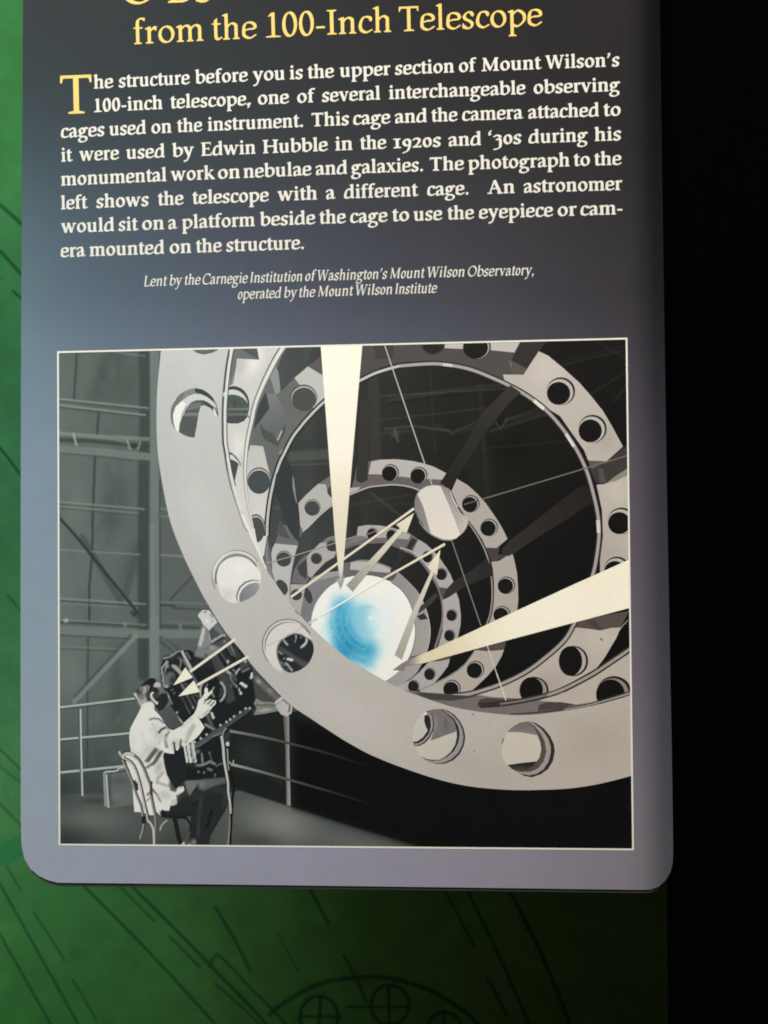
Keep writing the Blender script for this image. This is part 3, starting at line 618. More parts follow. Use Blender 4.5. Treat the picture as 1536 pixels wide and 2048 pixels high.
PO = [
 ('blob', 215, 750, 42, 120, 20, (72, 92, 84), .65), ('blob', 255, 770, 30, 80, 25, (84, 106, 90), .5), ('blob', 225, 1020, 40, 110, 12, (78, 98, 92), .55), ('blob', 262, 1120, 28, 90, 25, (86, 104, 96), .4),
 ('blob', 150, 1000, 40, 70, 0, (130, 146, 138), .4), ('blob', 140, 1350, 50, 70, 0, (136, 152, 146), .5), ('blob', 235, 1390, 26, 150, 0, (82, 102, 94), .6), ('blob', 140, 1450, 50, 50, 0, (108, 122, 120), .5),
 L_([(165, 1075), (245, 1210)], 12, (80, 98, 92), .6, 8), L_([(280, 1090), (250, 1190)], 16, (82, 100, 94), .5, 10),
 L_([(288, 690), (290, 830), (287, 1000), (287, 1350)], 22, (70, 88, 82), .8, 8), L_([(309, 690), (309, 1360)], 18, (132, 148, 142), .8, 5), L_([(304, 1050), (306, 1350)], 8, (146, 158, 154), .4, 6), L_([(320, 960), (321, 1260)], 3, (76, 92, 88), .8, 2),
 ('blob', 330, 1040, 24, 50, 0, (112, 120, 118), .4),
 L_([(154, 700), (148, 800)], 4, (66, 84, 76), .85), L_([(198, 820), (194, 868)], 5, (72, 90, 82), .85), L_([(190, 908), (186, 1020), (184, 1110), (178, 1180), (179, 1240)], 5, (70, 90, 82), .85), L_([(176, 1270), (175, 1400), (174, 1560)], 4, (74, 92, 88), .7),
 # purlins
 L_([(110, 797), (296, 816)], 4, (152, 168, 158), .7), L_([(110, 801), (296, 821)], 3, (84, 104, 96), .8), L_([(110, 809), (290, 830)], 4, (146, 164, 154), .8), L_([(110, 814), (290, 834)], 3, (78, 98, 90), .7),
 L_([(110, 866), (210, 874), (296, 878)], 8, (150, 160, 148), .7, 4), L_([(118, 880), (180, 882), (295, 893)], 8, (74, 90, 84), .85, 4), L_([(147, 868), (153, 890)], 4, (178, 190, 178), .8), L_([(254, 880), (260, 898)], 4, (160, 172, 162), .8), L_([(281, 883), (276, 898)], 4, (150, 162, 152), .8), ('blob', 268, 892, 9, 7, 0, (60, 78, 72), .9, .4),
 L_([(200, 872), (250, 884)], 5, (138, 150, 140), .6, 3), L_([(225, 703), (290, 712)], 4, (140, 156, 148), .5, 3),
 L_([(110, 897), (206, 904), (322, 916)], 15, (128, 146, 138), .92, 3), L_([(110, 906), (206, 914), (300, 926)], 3, (88, 106, 100), .7),
 L_([(110, 1003), (288, 1018)], 4, (140, 158, 150), .75), L_([(110, 1007), (288, 1022)], 2.5, (90, 110, 102), .7), L_([(110, 1012), (275, 1026)], 4, (134, 150, 142), .7), L_([(110, 1016), (275, 1030)], 2.5, (84, 104, 96), .6),
 L_([(322, 1018), (345, 1020)], 3, (150, 160, 156), .7), L_([(322, 1032), (345, 1034)], 5, (134, 142, 140), .6),
 L_([(110, 1099), (280, 1109)], 3, (142, 158, 150), .7), L_([(322, 1110), (372, 1113)], 4, (148, 158, 154), .7),
 L_([(110, 1196), (290, 1208)], 4, (146, 162, 154), .75), L_([(110, 1201), (280, 1212)], 3, (84, 104, 98), .8), L_([(110, 1206), (250, 1214)], 3, (138, 154, 146), .6), L_([(322, 1204), (414, 1208)], 4, (128, 142, 136), .7), L_([(322, 1210), (350, 1212)], 4, (66, 84, 76), .8), L_([(345, 1216), (415, 1220)], 4, (84, 100, 96), .8),
 L_([(110, 1240), (290, 1250)], 5, (138, 154, 146), .7, 3), L_([(118, 1245), (180, 1247), (280, 1253)], 5, (76, 96, 90), .8, 3), ('blob', 132, 1241, 8, 7, 0, (190, 202, 192), .8, .2), L_([(322, 1252), (396, 1256)], 7, (80, 98, 92), .8, 3), L_([(335, 1243), (400, 1246)], 5, (122, 138, 132), .6), L_([(360, 1250), (362, 1262)], 6, (134, 148, 142), .8), ('blob', 250, 1250, 6, 8, 0, (176, 188, 180), .6),
 L_([(110, 1260), (290, 1268), (400, 1268)], 17, (130, 148, 141), .9, 4), L_([(110, 1270), (290, 1279)], 3, (84, 104, 98), .7), L_([(322, 1280), (352, 1300)], 16, (86, 104, 96), .6, 8),
 L_([(309, 1240), (309, 1360)], 19, (136, 152, 146), .85, 4), L_([(110, 1292), (240, 1298)], 3, (136, 152, 146), .6), L_([(110, 1297), (240, 1303)], 2.5, (86, 106, 100), .6),
 # braces
 L_([(110, 1026), (150, 1070), (276, 1226)], 6, (58, 78, 72), .9, 2.5), ('blob', 268, 1228, 14, 9, 45, (52, 70, 64), .8), L_([(385, 1152), (340, 1200)], 5, (84, 98, 96), .8), L_([(326, 1278), (358, 1308)], 3, (140, 150, 146), .6),
 L_([(272, 1272), (148, 1404)], 9, (142, 158, 152), .85, 3), L_([(262, 1270), (150, 1392)], 5, (82, 102, 96), .6, 4),
 # floor
 ('poly', [(100, 1588), (215, 1586), (300, 1600), (460, 1586), (480, 1580), (700, 1650), (900, 1712), (900, 1760), (100, 1760)], 4, (104, 112, 108), 1),
 ('blob', 190, 1640, 110, 40, 0, (128, 136, 130), .8), ('blob', 560, 1645, 130, 60, 15, (156, 154, 148), .9), ('blob', 700, 1685, 130, 26, 12, (130, 126, 120), .8), ('blob', 500, 1685, 80, 24, 0, (90, 92, 92), .8), ('blob', 120, 1690, 110, 60, 0, (58, 68, 66), .8), ('blob', 250, 1706, 160, 40, 0, (78, 86, 84), .7), ('blob', 370, 1690, 90, 60, 0, (70, 78, 76), .6), ('blob', 190, 1602, 50, 10, 0, (70, 84, 80), .6),
 ('poly', [(462, 1450), (560, 1400), (1300, 1600), (1300, 1760), (905, 1712), (700, 1652), (480, 1581), (455, 1570)], 5, (40, 47, 43), .85),
 ('poly', [(590, 1440), (700, 1470), (900, 1560), (1300, 1560), (1300, 1760), (880, 1708), (700, 1650), (590, 1614)], 30, (19, 20, 20), .95),
 ('blob', 500, 1510, 50, 60, 0, (72, 80, 76), .6), ('blob', 118, 1580, 50, 50, 0, (66, 84, 80), .6),
 # dim trusses behind the rings
 L_([(700, 700), (712, 1060)], 26, (62, 60, 56), .7, 8), L_([(745, 690), (752, 960)], 22, (84, 78, 74), .6, 6), L_([(620, 760), (612, 1150)], 22, (96, 94, 92), .35, 10), L_([(780, 800), (900, 780), (1000, 770)], 8, (92, 88, 80), .35, 4), L_([(780, 806), (1000, 778)], 4, (30, 30, 26), .4, 3),
 ('blob', 790, 868, 14, 12, 0, (112, 108, 100), .6), L_([(750, 868), (820, 862)], 6, (84, 82, 74), .5, 4), L_([(870, 850), (905, 865), (1080, 825)], 9, (68, 66, 58), .45, 5), L_([(1000, 845), (1080, 815)], 4, (88, 84, 74), .4, 3), ('blob', 1000, 845, 22, 16, 0, (18, 17, 15), .6),
 L_([(560, 915), (700, 905)], 20, (108, 116, 110), .6, 8), L_([(575, 890), (640, 885)], 16, (70, 80, 74), .6, 8), L_([(740, 985), (800, 1030)], 4, (100, 100, 92), .5, 3), L_([(760, 1010), (830, 1008)], 8, (74, 76, 66), .35, 5),
 L_([(930, 700), (945, 900), (955, 1000)], 26, (58, 55, 48), .3, 14), L_([(980, 900), (985, 1100)], 10, (56, 52, 46), .4, 5), L_([(1080, 735), (1260, 690)], 6, (48, 46, 40), .5, 5), L_([(1120, 720), (1250, 800)], 5, (40, 38, 33), .5, 5), L_([(1190, 680), (1255, 720)], 6, (52, 50, 44), .5, 4),
 ('blob', 1030, 900, 70, 60, 0, (20, 19, 18), .5),
 L_([(760, 792), (1130, 770)], 3, (104, 102, 94), .5, 2), L_([(740, 842), (1010, 812)], 2.5, (98, 96, 88), .45, 2), L_([(770, 858), (830, 852), (900, 862)], 4, (112, 108, 98), .5, 2), L_([(790, 860), (796, 884)], 4, (120, 116, 106), .6, 2), L_([(900, 868), (960, 840)], 3, (96, 92, 82), .5, 2), L_([(985, 832), (1000, 858), (1015, 838)], 3, (104, 98, 88), .6, 2), L_([(980, 862), (1100, 826)], 6, (80, 76, 66), .5, 3), L_([(860, 735), (870, 905)], 3, (80, 77, 70), .4, 2), L_([(960, 770), (975, 1010)], 10, (72, 68, 60), .4, 4), L_([(940, 900), (1150, 880)], 3, (66, 63, 56), .4, 2), L_([(700, 1010), (820, 990)], 3, (96, 96, 88), .4, 2), L_([(560, 930), (700, 926)], 3, (128, 134, 128), .4, 2), L_([(545, 1015), (600, 1018)], 4, (112, 120, 118), .5, 2),
 L_([(1085, 742), (1180, 716), (1256, 700)], 3, (72, 70, 62), .5, 2), L_([(1180, 790), (1256, 740)], 4, (64, 62, 54), .5, 2), L_([(1230, 800), (1256, 770)], 6, (60, 58, 50), .5, 3), L_([(500, 1500), (560, 1560)], 20, (60, 68, 64), .4, 14)]
rp = np.random.RandomState(9)
for i in range(90):                                           # worn, blotchy dome plates
    x_, y_ = rp.uniform(118, 300), rp.uniform(700, 1560); g_ = rp.uniform(-14, 14); PO.insert(10, ('blob', x_, y_, rp.uniform(8, 26), rp.uniform(14, 60), rp.uniform(-10, 25), (108+g_, 126+g_, 118+g_), .35))
picture = grid_part('printed_photograph', sign, np.linspace(0, 1, 640), np.linspace(0, 1, 560), dome, PO,
    warp=lambda uv: ((FRAME[0]*(1-uv[:, :1])+FRAME[1]*uv[:, :1])*(1-uv[:, 1:])+(FRAME[3]*(1-uv[:, :1])+FRAME[2]*uv[:, :1])*uv[:, 1:]), label='black and white picture of a man at a telescope inside a dome, with big cut-out rings')
def PP(name, label=None, **k): return Part(name, picture, label, **k)
# thin cream border
bo = PP('picture_border', 'thin cream line framing the picture', clipped=False)
oq = FRAME+np.array([(-2.2, -2.2), (2.2, -2.2), (2.2, 2.2), (-2.2, 2.2)]); iq = FRAME+np.array([(1.2, 1.2), (-1.2, 1.2), (-1.2, -1.2), (1.2, -1.2)])
bord_quads = [[oq[i], oq[(i+1) % 4], iq[(i+1) % 4], iq[i]] for i in range(4)]

# ---- big mirror at the bottom of the tube
F_ = PP('mirror_cell', 'grey ring holding the bright main mirror')
F_.shape([(594, 1290), (600, 1235), (603, 1190), (612, 1170), (640, 1152), (680, 1140), (701, 1124), (735, 1120), (784, 1136), (818, 1164), (840, 1190), (853, 1223), (860, 1257), (858, 1285), (852, 1306), (842, 1331), (826, 1353), (790, 1376), (760, 1390), (700, 1360)], ('g', (600, 1200), (142, 140, 146), (850, 1300), (186, 176, 170)), smooth=True)
F_.shape([(640, 1153), (672, 1148), (680, 1156), (655, 1172), (620, 1200), (606, 1190)], (150, 148, 152), smooth=True)
F_.shape([(609, 1172), (622, 1185), (625, 1200), (620, 1207), (612, 1200), (606, 1185)], (84, 84, 94), smooth=True)
F_.shape([(612, 1172), (640, 1160), (680, 1150), (676, 1142), (650, 1145), (625, 1155)], (176, 172, 172))
F_.shape([(690, 1125), (702, 1125), (700, 1140), (780, 1146), (772, 1160), (733, 1151), (690, 1155), (684, 1142)], (132, 124, 126))
F_.shape([(701.7, 1125), (720, 1122.5), (745, 1124.5), (770, 1133), (783, 1140), (778, 1145.5), (740, 1142), (700, 1138.5)], (200, 192, 188))
F_.shape([(768, 1160), (778, 1146), (784, 1141), (795, 1146), (787, 1160), (780, 1161)], (112, 104, 104))
F_.shape([(843, 1197), (849, 1208), (838, 1216), (836, 1205)], (190, 182, 174)).shape([(834, 1232), (848, 1226), (856, 1238), (840, 1240)], (70, 68, 66))
F_.stroke([(839, 1190), (853, 1223), (860, 1257), (858, 1285), (852, 1306)], 1.5, (216, 208, 200))
F_.shape([(858, 1305), (852, 1312), (826, 1320), (815, 1322), (822, 1313), (853, 1306)], (110, 98, 92))
F_.done()
MIR = [(621.5, 1252), (623, 1232), (630, 1209), (642, 1190), (658, 1173), (680, 1160), (705, 1152.5), (733, 1150.5), (760, 1155), (783, 1165), (803, 1180), (818, 1202), (827, 1228), (831, 1258), (828, 1288), (817, 1318), (800, 1340), (770, 1362), (740, 1365), (680, 1320), (640, 1280)]
mi = PP('main_mirror', 'round white mirror with a blue glow')
BL = (58, 172, 214)
MO = [('blob', 706, 1266, 104, 104, 0, (196, 232, 242), .95, .05), ('line', ell(742, 1236, 60, 66, a0=98, a1=196, n=20), 40, (66, 184, 226), 44, .92), ('blob', 692, 1300, 46, 46, 0, (48, 166, 216), .85, .1), ('blob', 690, 1262, 34, 46, 10, (66, 180, 222), .6, .1), ('blob', 724, 1322, 46, 22, 30, (96, 196, 228), .6, 0), ('blob', 716, 1234, 40, 46, 0, (120, 206, 234), .5, .1)]
for r, al in ((46, .35), (58, .4), (72, .35), (86, .25)): MO.append(('line', ell(740, 1238, r, r*1.08, a0=98, a1=215, n=24), 3, (158, 222, 240), 3, al))
rs = np.random.RandomState(4)
for i in range(60):
    a = math.radians(rs.uniform(98, 205)); r = rs.choice([52, 65, 79]); MO.append(('blob', 740+r*math.cos(a), 1238+r*1.08*math.sin(a), 2.8, 2.8, 0, [(44, 150, 204), (170, 226, 242)][i % 2], .45, .1))
MO += [('blob', 734, 1240, 34, 35, 0, (148, 212, 234), .65, .8), ('blob', 764, 1236, 44, 52, 0, (240, 247, 248), .9, .1), ('blob', 741, 1236, 7, 6, 30, (246, 252, 252), 1, .2), ('blob', 800, 1290, 60, 80, 0, (250, 248, 242), .6), ('blob', 644, 1220, 26, 60, 20, (252, 250, 246), .7)]
mi.shape(MIR, (250, 248, 240), smooth=True, grid=3, ops=MO); mi.stroke([(621.5, 1252), (623, 1232), (630, 1209), (642, 1190), (658, 1173), (672, 1164)], 1.6, (160, 156, 158)); mi.stroke([(783, 1165), (803, 1180), (818, 1202), (827, 1228), (831, 1258), (828, 1288), (817, 1318), (800, 1340)], 1.6, (130, 122, 118)); mi.done()

# ---- ring E, smallest
LT = (192, 184, 179)
E_ = PP('ring', 'smallest pierced grey ring, just outside the mirror')
E_.shape([(740, 1087), (769, 1086), (795, 1096), (825, 1105), (837, 1079), (810, 1060), (760, 1060), (713, 1070), (690, 1078), (660, 1092), (665, 1112), (690, 1098), (715, 1090)], (138, 126, 126), smooth=False)
E_.shape([(690, 1090), (713, 1072), (745, 1073), (700, 1087), (664, 1103), (640, 1087), (655, 1075), (680, 1068), (692, 1075)], (150, 143, 142))
E_.shape([(716, 1053), (735, 1050), (760, 1051), (785, 1055.5), (805, 1062), (821, 1070), (816.5, 1079), (770, 1075), (742, 1077), (727, 1072), (713.5, 1071.6)], LT)
E_.shape([(640, 1086), (652.8, 1086), (660, 1100), (672, 1104), (669, 1114), (650, 1125), (633, 1143), (622, 1156), (616, 1151), (614, 1130), (613.8, 1112)], LT)
E_.shape([(837, 1079), (852, 1088), (866, 1101), (878, 1114), (889, 1130), (900, 1147), (907, 1164), (894.6, 1176.6), (877, 1174), (870, 1162), (858, 1143), (844, 1125), (825, 1104.6)], LT)
E_.stroke([(800, 1098), (825, 1107), (846, 1127), (863, 1151), (875, 1172), (884, 1200), (886, 1235), (880, 1265), (870, 1296)], 5, (150, 138, 138)); E_.stroke([(800, 1095), (825, 1104), (848, 1124), (866, 1149)], 1.6, (216, 208, 202))
E_.shape([(877, 1174), (894.6, 1176.6), (900, 1172), (892, 1190), (884.5, 1195), (882, 1192)], (112, 100, 102))
E_.shape([(884.5, 1196), (900, 1193), (912.4, 1184), (918, 1200), (921.7, 1230), (921, 1250), (915, 1278), (906, 1300), (868, 1306), (877, 1291), (885, 1262), (887, 1230)], LT)
E_.shape([(851, 1331), (858, 1322), (880, 1322), (899.6, 1318), (896, 1332), (885, 1347), (868, 1367), (841, 1379), (811, 1382), (785, 1378), (800, 1370), (820, 1360), (838, 1345)], LT)
E_.shape([(851, 1331), (862, 1319), (880, 1317), (903, 1311), (899.6, 1318), (880, 1322), (858, 1323)], (110, 98, 94))
E_.shape([(581, 1168), (600, 1169), (612.4, 1169), (609, 1182), (603, 1216), (600, 1236), (604, 1260), (580, 1240), (572, 1200)], LT)
E_.shape([(583, 1166), (588, 1140), (600, 1120), (613, 1108), (616, 1150), (618, 1158), (612.4, 1169)], (134, 130, 132))
E_.shape([(594, 1135), (600, 1128), (613, 1118), (614, 1150), (612, 1158), (600, 1150)], (86, 88, 94))
for cx, cy, r in ((745, 1067, 11), (784, 1070, 11), (855.7, 1113, 11), (883.6, 1147.8, 11.5), (904, 1230, 11), (899.7, 1270.5, 11), (860, 1347.8, 11.5), (827.7, 1372, 11.5)):
    E_.hole(cx, cy, r, r*1.08, dark=46, light=178, edge=104, ox=-1.2, oy=1, k=.92)
for cx, cy, r in ((633, 1116.6, 11.5), (664, 1091, 11.5), (593, 1189, 11.5)): E_.hole(cx, cy, r, dark=82, light=168, edge=120, ox=-.6, oy=1, k=.93)
E_.stroke([(731, 1070), (752, 1062)], 2.4, (150, 140, 140)); E_.done()

# ---- ring D
D_ = PP('ring', 'middle pierced grey ring with the small mirror hanging over it')
D_.shape([(699, 990), (709, 956), (715, 925), (742, 922), (737, 950), (760, 950), (881, 959), (900, 990), (838, 980), (818.6, 973), (789, 969), (760, 970), (736, 974)], (128, 118, 116))
D_.shape([(637, 967), (660.7, 952), (672, 945), (690, 1000), (666, 1007), (650, 980)], (132, 130, 130))
D_.stroke([(696, 991), (736, 975), (760, 971.5), (789, 969.5), (818.6, 973.5), (842, 982)], 2.5, (196, 190, 184))
D_.shape([(697, 988), (699, 976), (721, 974), (716, 980)], (196, 188, 182))
D_.shape([(742.5, 922.6), (760, 919.5), (785.5, 918.5), (799, 919), (824.6, 922), (848, 927), (869, 934), (892.4, 946.5), (886, 959.5), (838, 957), (800, 953), (760, 949), (737, 948.6)], (200, 190, 183))
D_.shape([(596, 1006.8), (614, 988), (636, 967.7), (652, 969), (655, 985), (666, 995), (680, 1003), (664, 1008), (642, 1025), (622, 1046), (606, 1062), (600, 1050), (599, 1030)], (196, 190, 185))
D_.stroke([(604, 1064), (619, 1051), (642, 1028), (666, 1009), (690, 994)], 2.5, (208, 200, 196))
D_.shape([(914, 957.6), (935, 970), (955, 988), (972, 1007), (984.6, 1025), (996, 1042), (1006, 1059), (1015, 1077.7), (993.4, 1096), (972, 1095.3), (965, 1080), (957, 1068), (946, 1052), (936, 1040), (915, 1010), (903, 982)], (196, 182, 171))
D_.shape([(972, 1095.3), (993.4, 1096), (1000, 1092), (996, 1110), (1010, 1108), (1023, 1102), (1018, 1112), (1000, 1118), (992, 1122), (983, 1123)], (96, 84, 80))
D_.shape([(982.7, 1123.6), (998, 1122), (1012, 1113), (1023.7, 1103), (1029, 1122), (1034, 1146), (1036, 1175), (1036.5, 1200), (1034, 1225), (1030, 1240), (968, 1260), (976, 1246), (984, 1222), (988, 1195), (988, 1165), (986, 1140)], (196, 182, 171))
D_.stroke([(936, 1043), (956, 1072), (971, 1101), (980, 1131), (984.6, 1165), (985, 1200), (980, 1232), (970, 1258)], 5.5, (64, 54, 52)); D_.stroke([(936, 1044), (955, 1072), (970, 1101), (979, 1131), (983.6, 1165), (984, 1200), (979, 1232), (969, 1258)], 2.6, (178, 166, 164))
D_.shape([(948, 1302), (954, 1298), (975, 1302), (1008, 1299), (1003, 1313), (992, 1332), (975, 1352), (955, 1371), (933, 1391), (895, 1392), (842, 1386), (839, 1379), (865, 1368), (895, 1353), (915, 1340), (929, 1328), (940, 1315)], (200, 186, 172))
D_.shape([(950, 1300), (965, 1290), (1010, 1276), (1012, 1284), (1008, 1299.5), (975, 1302.5)], (112, 96, 90))
D_.stroke([(839, 1380), (866, 1369), (896, 1354), (917, 1340), (931, 1327), (949, 1302)], 2, (160, 150, 140))
D_.shape([(550, 1086.7), (572, 1089), (595.5, 1090.6), (592, 1104), (589, 1118.6), (584, 1140.7), (581, 1168), (580, 1190), (578, 1206), (562, 1196), (551, 1165.5), (544.7, 1144.6), (541, 1114), (545, 1096)], (200, 195, 192))
D_.shape([(550, 1086.7), (556, 1070), (566, 1050), (600, 1053), (606, 1063), (600, 1074), (595.5, 1091), (572, 1089)], (128, 130, 128))
D_.stroke([(597, 1088), (590, 1112), (584, 1142), (580.5, 1172), (580, 1196)], 1.8, (120, 116, 118))
for cx, cy, r in ((781, 945.3, 17), (838, 950.4, 17), (941.6, 1007.4, 17.5), (978.4, 1054.7, 17.5), (1013, 1170.5, 17.5), (1004, 1228.7, 17), (951, 1339, 17.5), (904, 1377, 17.5)):
    D_.hole(cx, cy, r, r, dark=(36, 36, 34), light=(196, 186, 178), edge=(64, 56, 54), ox=-2.2, oy=1.8, k=.88)
for cx, cy, r, rr in ((625, 1014.6, 16.5, 16.5), (668, 980, 14, 15), (568, 1117, 16, 16)): D_.hole(cx, cy, r, rr, dark=(88, 90, 92), light=(186, 182, 180), edge=(124, 122, 122), ox=-.6, oy=2, k=.9)
D_.shape([(552, 1166), (556, 1160), (563, 1160), (572, 1167), (576, 1178), (573, 1187), (566, 1191), (558, 1180)], (88, 92, 94), smooth=True)
D_.done()

# ---- ring C, the large one round the dark opening
C_ = PP('ring', 'large pierced grey ring round the dark opening')
CR = [(534, 1072), (535.5, 1034), (543, 982), (557, 932), (571, 902), (585, 875), (600, 855), (616, 836), (647, 805), (682, 780), (720, 761), (754, 745), (798, 732), (850, 728), (886, 728.6), (938, 738), (990, 758), (1042, 784), (1087, 816), (1121, 852), (1150, 894), (1173, 941), (1188, 993), (1196.5, 1035), (1198, 1072), (1192, 1122), (1184, 1155), (1168, 1205), (1147, 1250), (1128, 1281), (1092, 1314), (1051, 1344), (1002, 1368), (942, 1387), (900, 1392)]
LC = (204, 190, 178)
# left, shaded part of the ring with its boxes
C_.shape([(560, 700), (545, 735), (525, 770), (512, 810), (500, 850), (496, 893), (493, 940), (496, 990), (503, 1030), (512, 1080), (530, 1130), (545, 1150), (543, 1110), (534, 1072), (535.5, 1034), (543, 982), (557, 932), (571, 902), (585, 875), (616, 836), (647, 805), (682, 780), (700, 770), (650, 700)], (124, 127, 125))
C_.shape([(572, 690), (690, 690), (690, 704), (640, 714), (616, 732), (589, 755.5), (572, 773), (560, 784), (557, 762), (554, 738)], ('g', (560, 740), (92, 98, 98), (680, 700), (74, 76, 76)))
C_.shape([(610, 690), (626, 690), (612, 732), (600, 740)], (84, 96, 98))
C_.shape([(640, 714), (690, 690), (690, 760), (645, 748), (616, 732)], (112, 108, 106))
C_.shape([(616, 733), (645, 751), (648, 770), (650, 800), (636, 812), (627, 818), (618, 790), (596.7, 766.6), (589, 755.6)], (200, 198, 190))
C_.shape([(550, 728), (557, 745), (560, 770), (561, 783), (551, 790), (544, 765), (538, 752)], (158, 162, 158))
C_.shape([(531.5, 784), (535, 800), (538.7, 816.7), (530, 828), (520, 842.7), (508, 857), (505, 853), (512, 828), (520, 806)], (80, 84, 96))
C_.shape([(534, 786), (551, 789), (561, 805), (567, 822), (570.6, 847), (562, 865), (553.7, 880), (540, 875), (528, 862), (520, 843), (531, 829), (539, 817)], ('g', (535, 790), (142, 144, 148), (560, 870), (116, 122, 120)))
C_.shape([(519.8, 846.6), (532, 862), (546, 866), (553, 880), (555.5, 894), (540, 884), (527.6, 878), (523, 866)], (96, 104, 102))
C_.shape([(571, 847), (572, 862), (564, 878), (555.5, 894), (553.7, 880), (563, 862)], (104, 104, 104)); C_.shape([(563, 860), (565, 862), (556, 882), (553.7, 880)], (190, 190, 186))
C_.shape([(558, 905), (575, 888), (568, 900), (562, 912)], (168, 166, 162))
C_.shape([(499, 890.5), (513, 891), (526, 892.5), (531, 912), (536, 935), (541, 952), (542, 975), (537, 1000), (534.5, 1040), (534, 1072), (528, 1110), (524, 1116), (512, 1085), (503, 1040), (496, 1000), (492, 960), (494, 920)], ('g', (500, 900), (200, 200, 194), (530, 1060), (226, 218, 212)))
C_.shape([(531, 1108), (536, 1075), (536, 1110), (545, 1148), (552, 1170), (534, 1140)], (150, 150, 152))
# top part
C_.shape([(700, 690), (770, 670), (1040, 670), (1045, 750), (1042, 786), (990, 760), (938, 740), (886, 730), (850, 730), (798, 734), (754, 747), (720, 763), (716, 740)], (100, 94, 90))
C_.shape([(746, 690), (788, 690), (786, 716), (753, 719)], (82, 82, 78)); C_.shape([(1018, 720), (1024, 748), (1047, 750), (1038, 730)], (128, 118, 112))
C_.shape([(875, 660), (1045, 660), (1040, 684), (1029, 705), (980, 700), (883, 696)], (204, 194, 184))
C_.shape([(1006, 750), (1044, 750), (1050, 760), (1060, 790), (1040, 780)], (206, 194, 184))
C_.shape([(1040, 684), (1085, 672), (1092, 684), (1077.5, 703), (1054, 737), (1036, 730), (1022, 722)], (70, 62, 58)); C_.shape([(1024, 722), (1036, 728), (1054, 737), (1047, 750), (1022, 748)], (112, 100, 96))
C_.shape([(1077.5, 702.6), (1096, 711), (1125, 735), (1159.5, 766), (1182, 792), (1206, 822), (1226, 856), (1245.8, 893), (1213, 922.6), (1176.4, 921), (1168, 900), (1145, 868), (1120, 832), (1087, 812), (1044, 784), (1010, 766), (1006, 749), (1047, 749.5), (1062, 726)], LC, grid=6, ops=[('blob', 1090, 740, 60, 60, 0, (214, 202, 192), .6), ('blob', 1210, 880, 60, 60, 0, (188, 174, 162), .6)])
C_.shape([(1176, 921), (1213, 922.6), (1246, 897), (1256, 890), (1256, 938), (1218, 960), (1210, 967), (1192, 966), (1182, 944)], (82, 74, 68)); C_.shape([(1196, 937), (1206, 936), (1212, 964), (1200, 967)], (104, 96, 88)); C_.shape([(1176, 921), (1213, 922.6), (1196, 932), (1184, 938)], (118, 108, 100))
C_.shape([(1193, 969.5), (1210, 968), (1224.6, 958), (1256, 936), (1290, 930), (1290, 1180), (1200, 1180), (1200, 1120), (1206, 1072), (1204, 1020)], (204, 190, 174), grid=6, ops=[('blob', 1235, 980, 40, 40, 0, (214, 202, 186), .6), ('blob', 1210, 1110, 60, 80, 0, (190, 176, 162), .6)]); C_.shape([(1224, 957), (1256, 936), (1256, 950), (1232, 962), (1212, 967)], (168, 150, 138))
# lower right
C_.shape([(1147, 1258), (1160, 1250), (1242, 1254), (1232, 1277), (1210, 1313), (1196, 1332), (1182, 1346), (1140, 1374), (1092, 1396), (1050, 1398), (1013, 1396), (961, 1392.5), (925, 1394), (1002, 1371), (1051, 1347), (1092, 1318), (1128, 1285)], (206, 190, 174), grid=6, ops=[('blob', 1200, 1280, 60, 40, 0, (216, 202, 186), .7), ('blob', 1090, 1370, 80, 40, -20, (192, 176, 160), .6), ('blob', 960, 1390, 60, 16, 0, (212, 200, 186), .6)])
C_.shape([(1140, 1262), (1152, 1240), (1258, 1222), (1241.5, 1254.7), (1222, 1256), (1201, 1261), (1180, 1258), (1152, 1255)], (116, 98, 88)); C_.shape([(1170, 1242), (1190, 1240), (1203, 1257), (1196, 1260)], (98, 88, 70))
C_.stroke([(1256, 1240), (1238, 1262), (1210, 1313), (1184, 1345)], 0.8, (226, 214, 200))
# the rim
C_.stroke(CR, 12, (62, 58, 56)); C_.stroke([(a, b) for a, b in CR[12:]], 6, (186, 174, 172)); C_.stroke(CR[:13], 5, (200, 202, 196))
C_.stroke([(544, 1072), (545.5, 1034), (552, 985), (566, 936), (592, 880), (622, 842), (652, 811)], 1.6, (80, 92, 90))
C_.stroke([(1068, 801), (1088, 818)], 7, (232, 222, 210)); C_.stroke([(1132, 868), (1148, 893)], 6, (228, 216, 206)); C_.stroke([(1196, 1040), (1197.5, 1066)], 7, (222, 210, 200)); C_.stroke([(886, 729), (905, 731)], 6, (216, 206, 196))
for cx, cy, rx, ry in ((1121.7, 782.5, 28.5, 28), (1185, 857.5, 28.5, 28), (1243, 1042, 27.5, 27), (1234, 1139, 26, 26)):
    C_.hole(cx, cy, rx, ry, dark=(30, 26, 26), light=(202, 190, 180), edge=(60, 50, 50), ox=-4.5, oy=4.2, k=.82)
C_.hole(954, 694, 28, 25, dark=(40, 38, 34), light=(190, 182, 174), edge=(80, 70, 66), ox=-3, oy=1, k=.9); C_.hole(866, 690, 24, 20, dark=(52, 50, 50), light=(90, 86, 84), edge=(80, 76, 72), ox=0, oy=0)
C_.hole(1147, 1322, 29.5, 30.5, dark=(32, 28, 27), light=(200, 184, 178), edge=(66, 50, 46), ox=-6, oy=0, k=.98, kx=.8); C_.hole(1068, 1380.5, 29.5, 27, dark=(32, 28, 27), light=(180, 166, 160), edge=(70, 54, 50), ox=-5.5, oy=0, k=.98, kx=.8)
C_.hole(607.5, 795, 27, 26, dark=(96, 100, 96), light=(196, 194, 188), edge=(98, 98, 94), ox=.5, oy=3.5, k=.9)
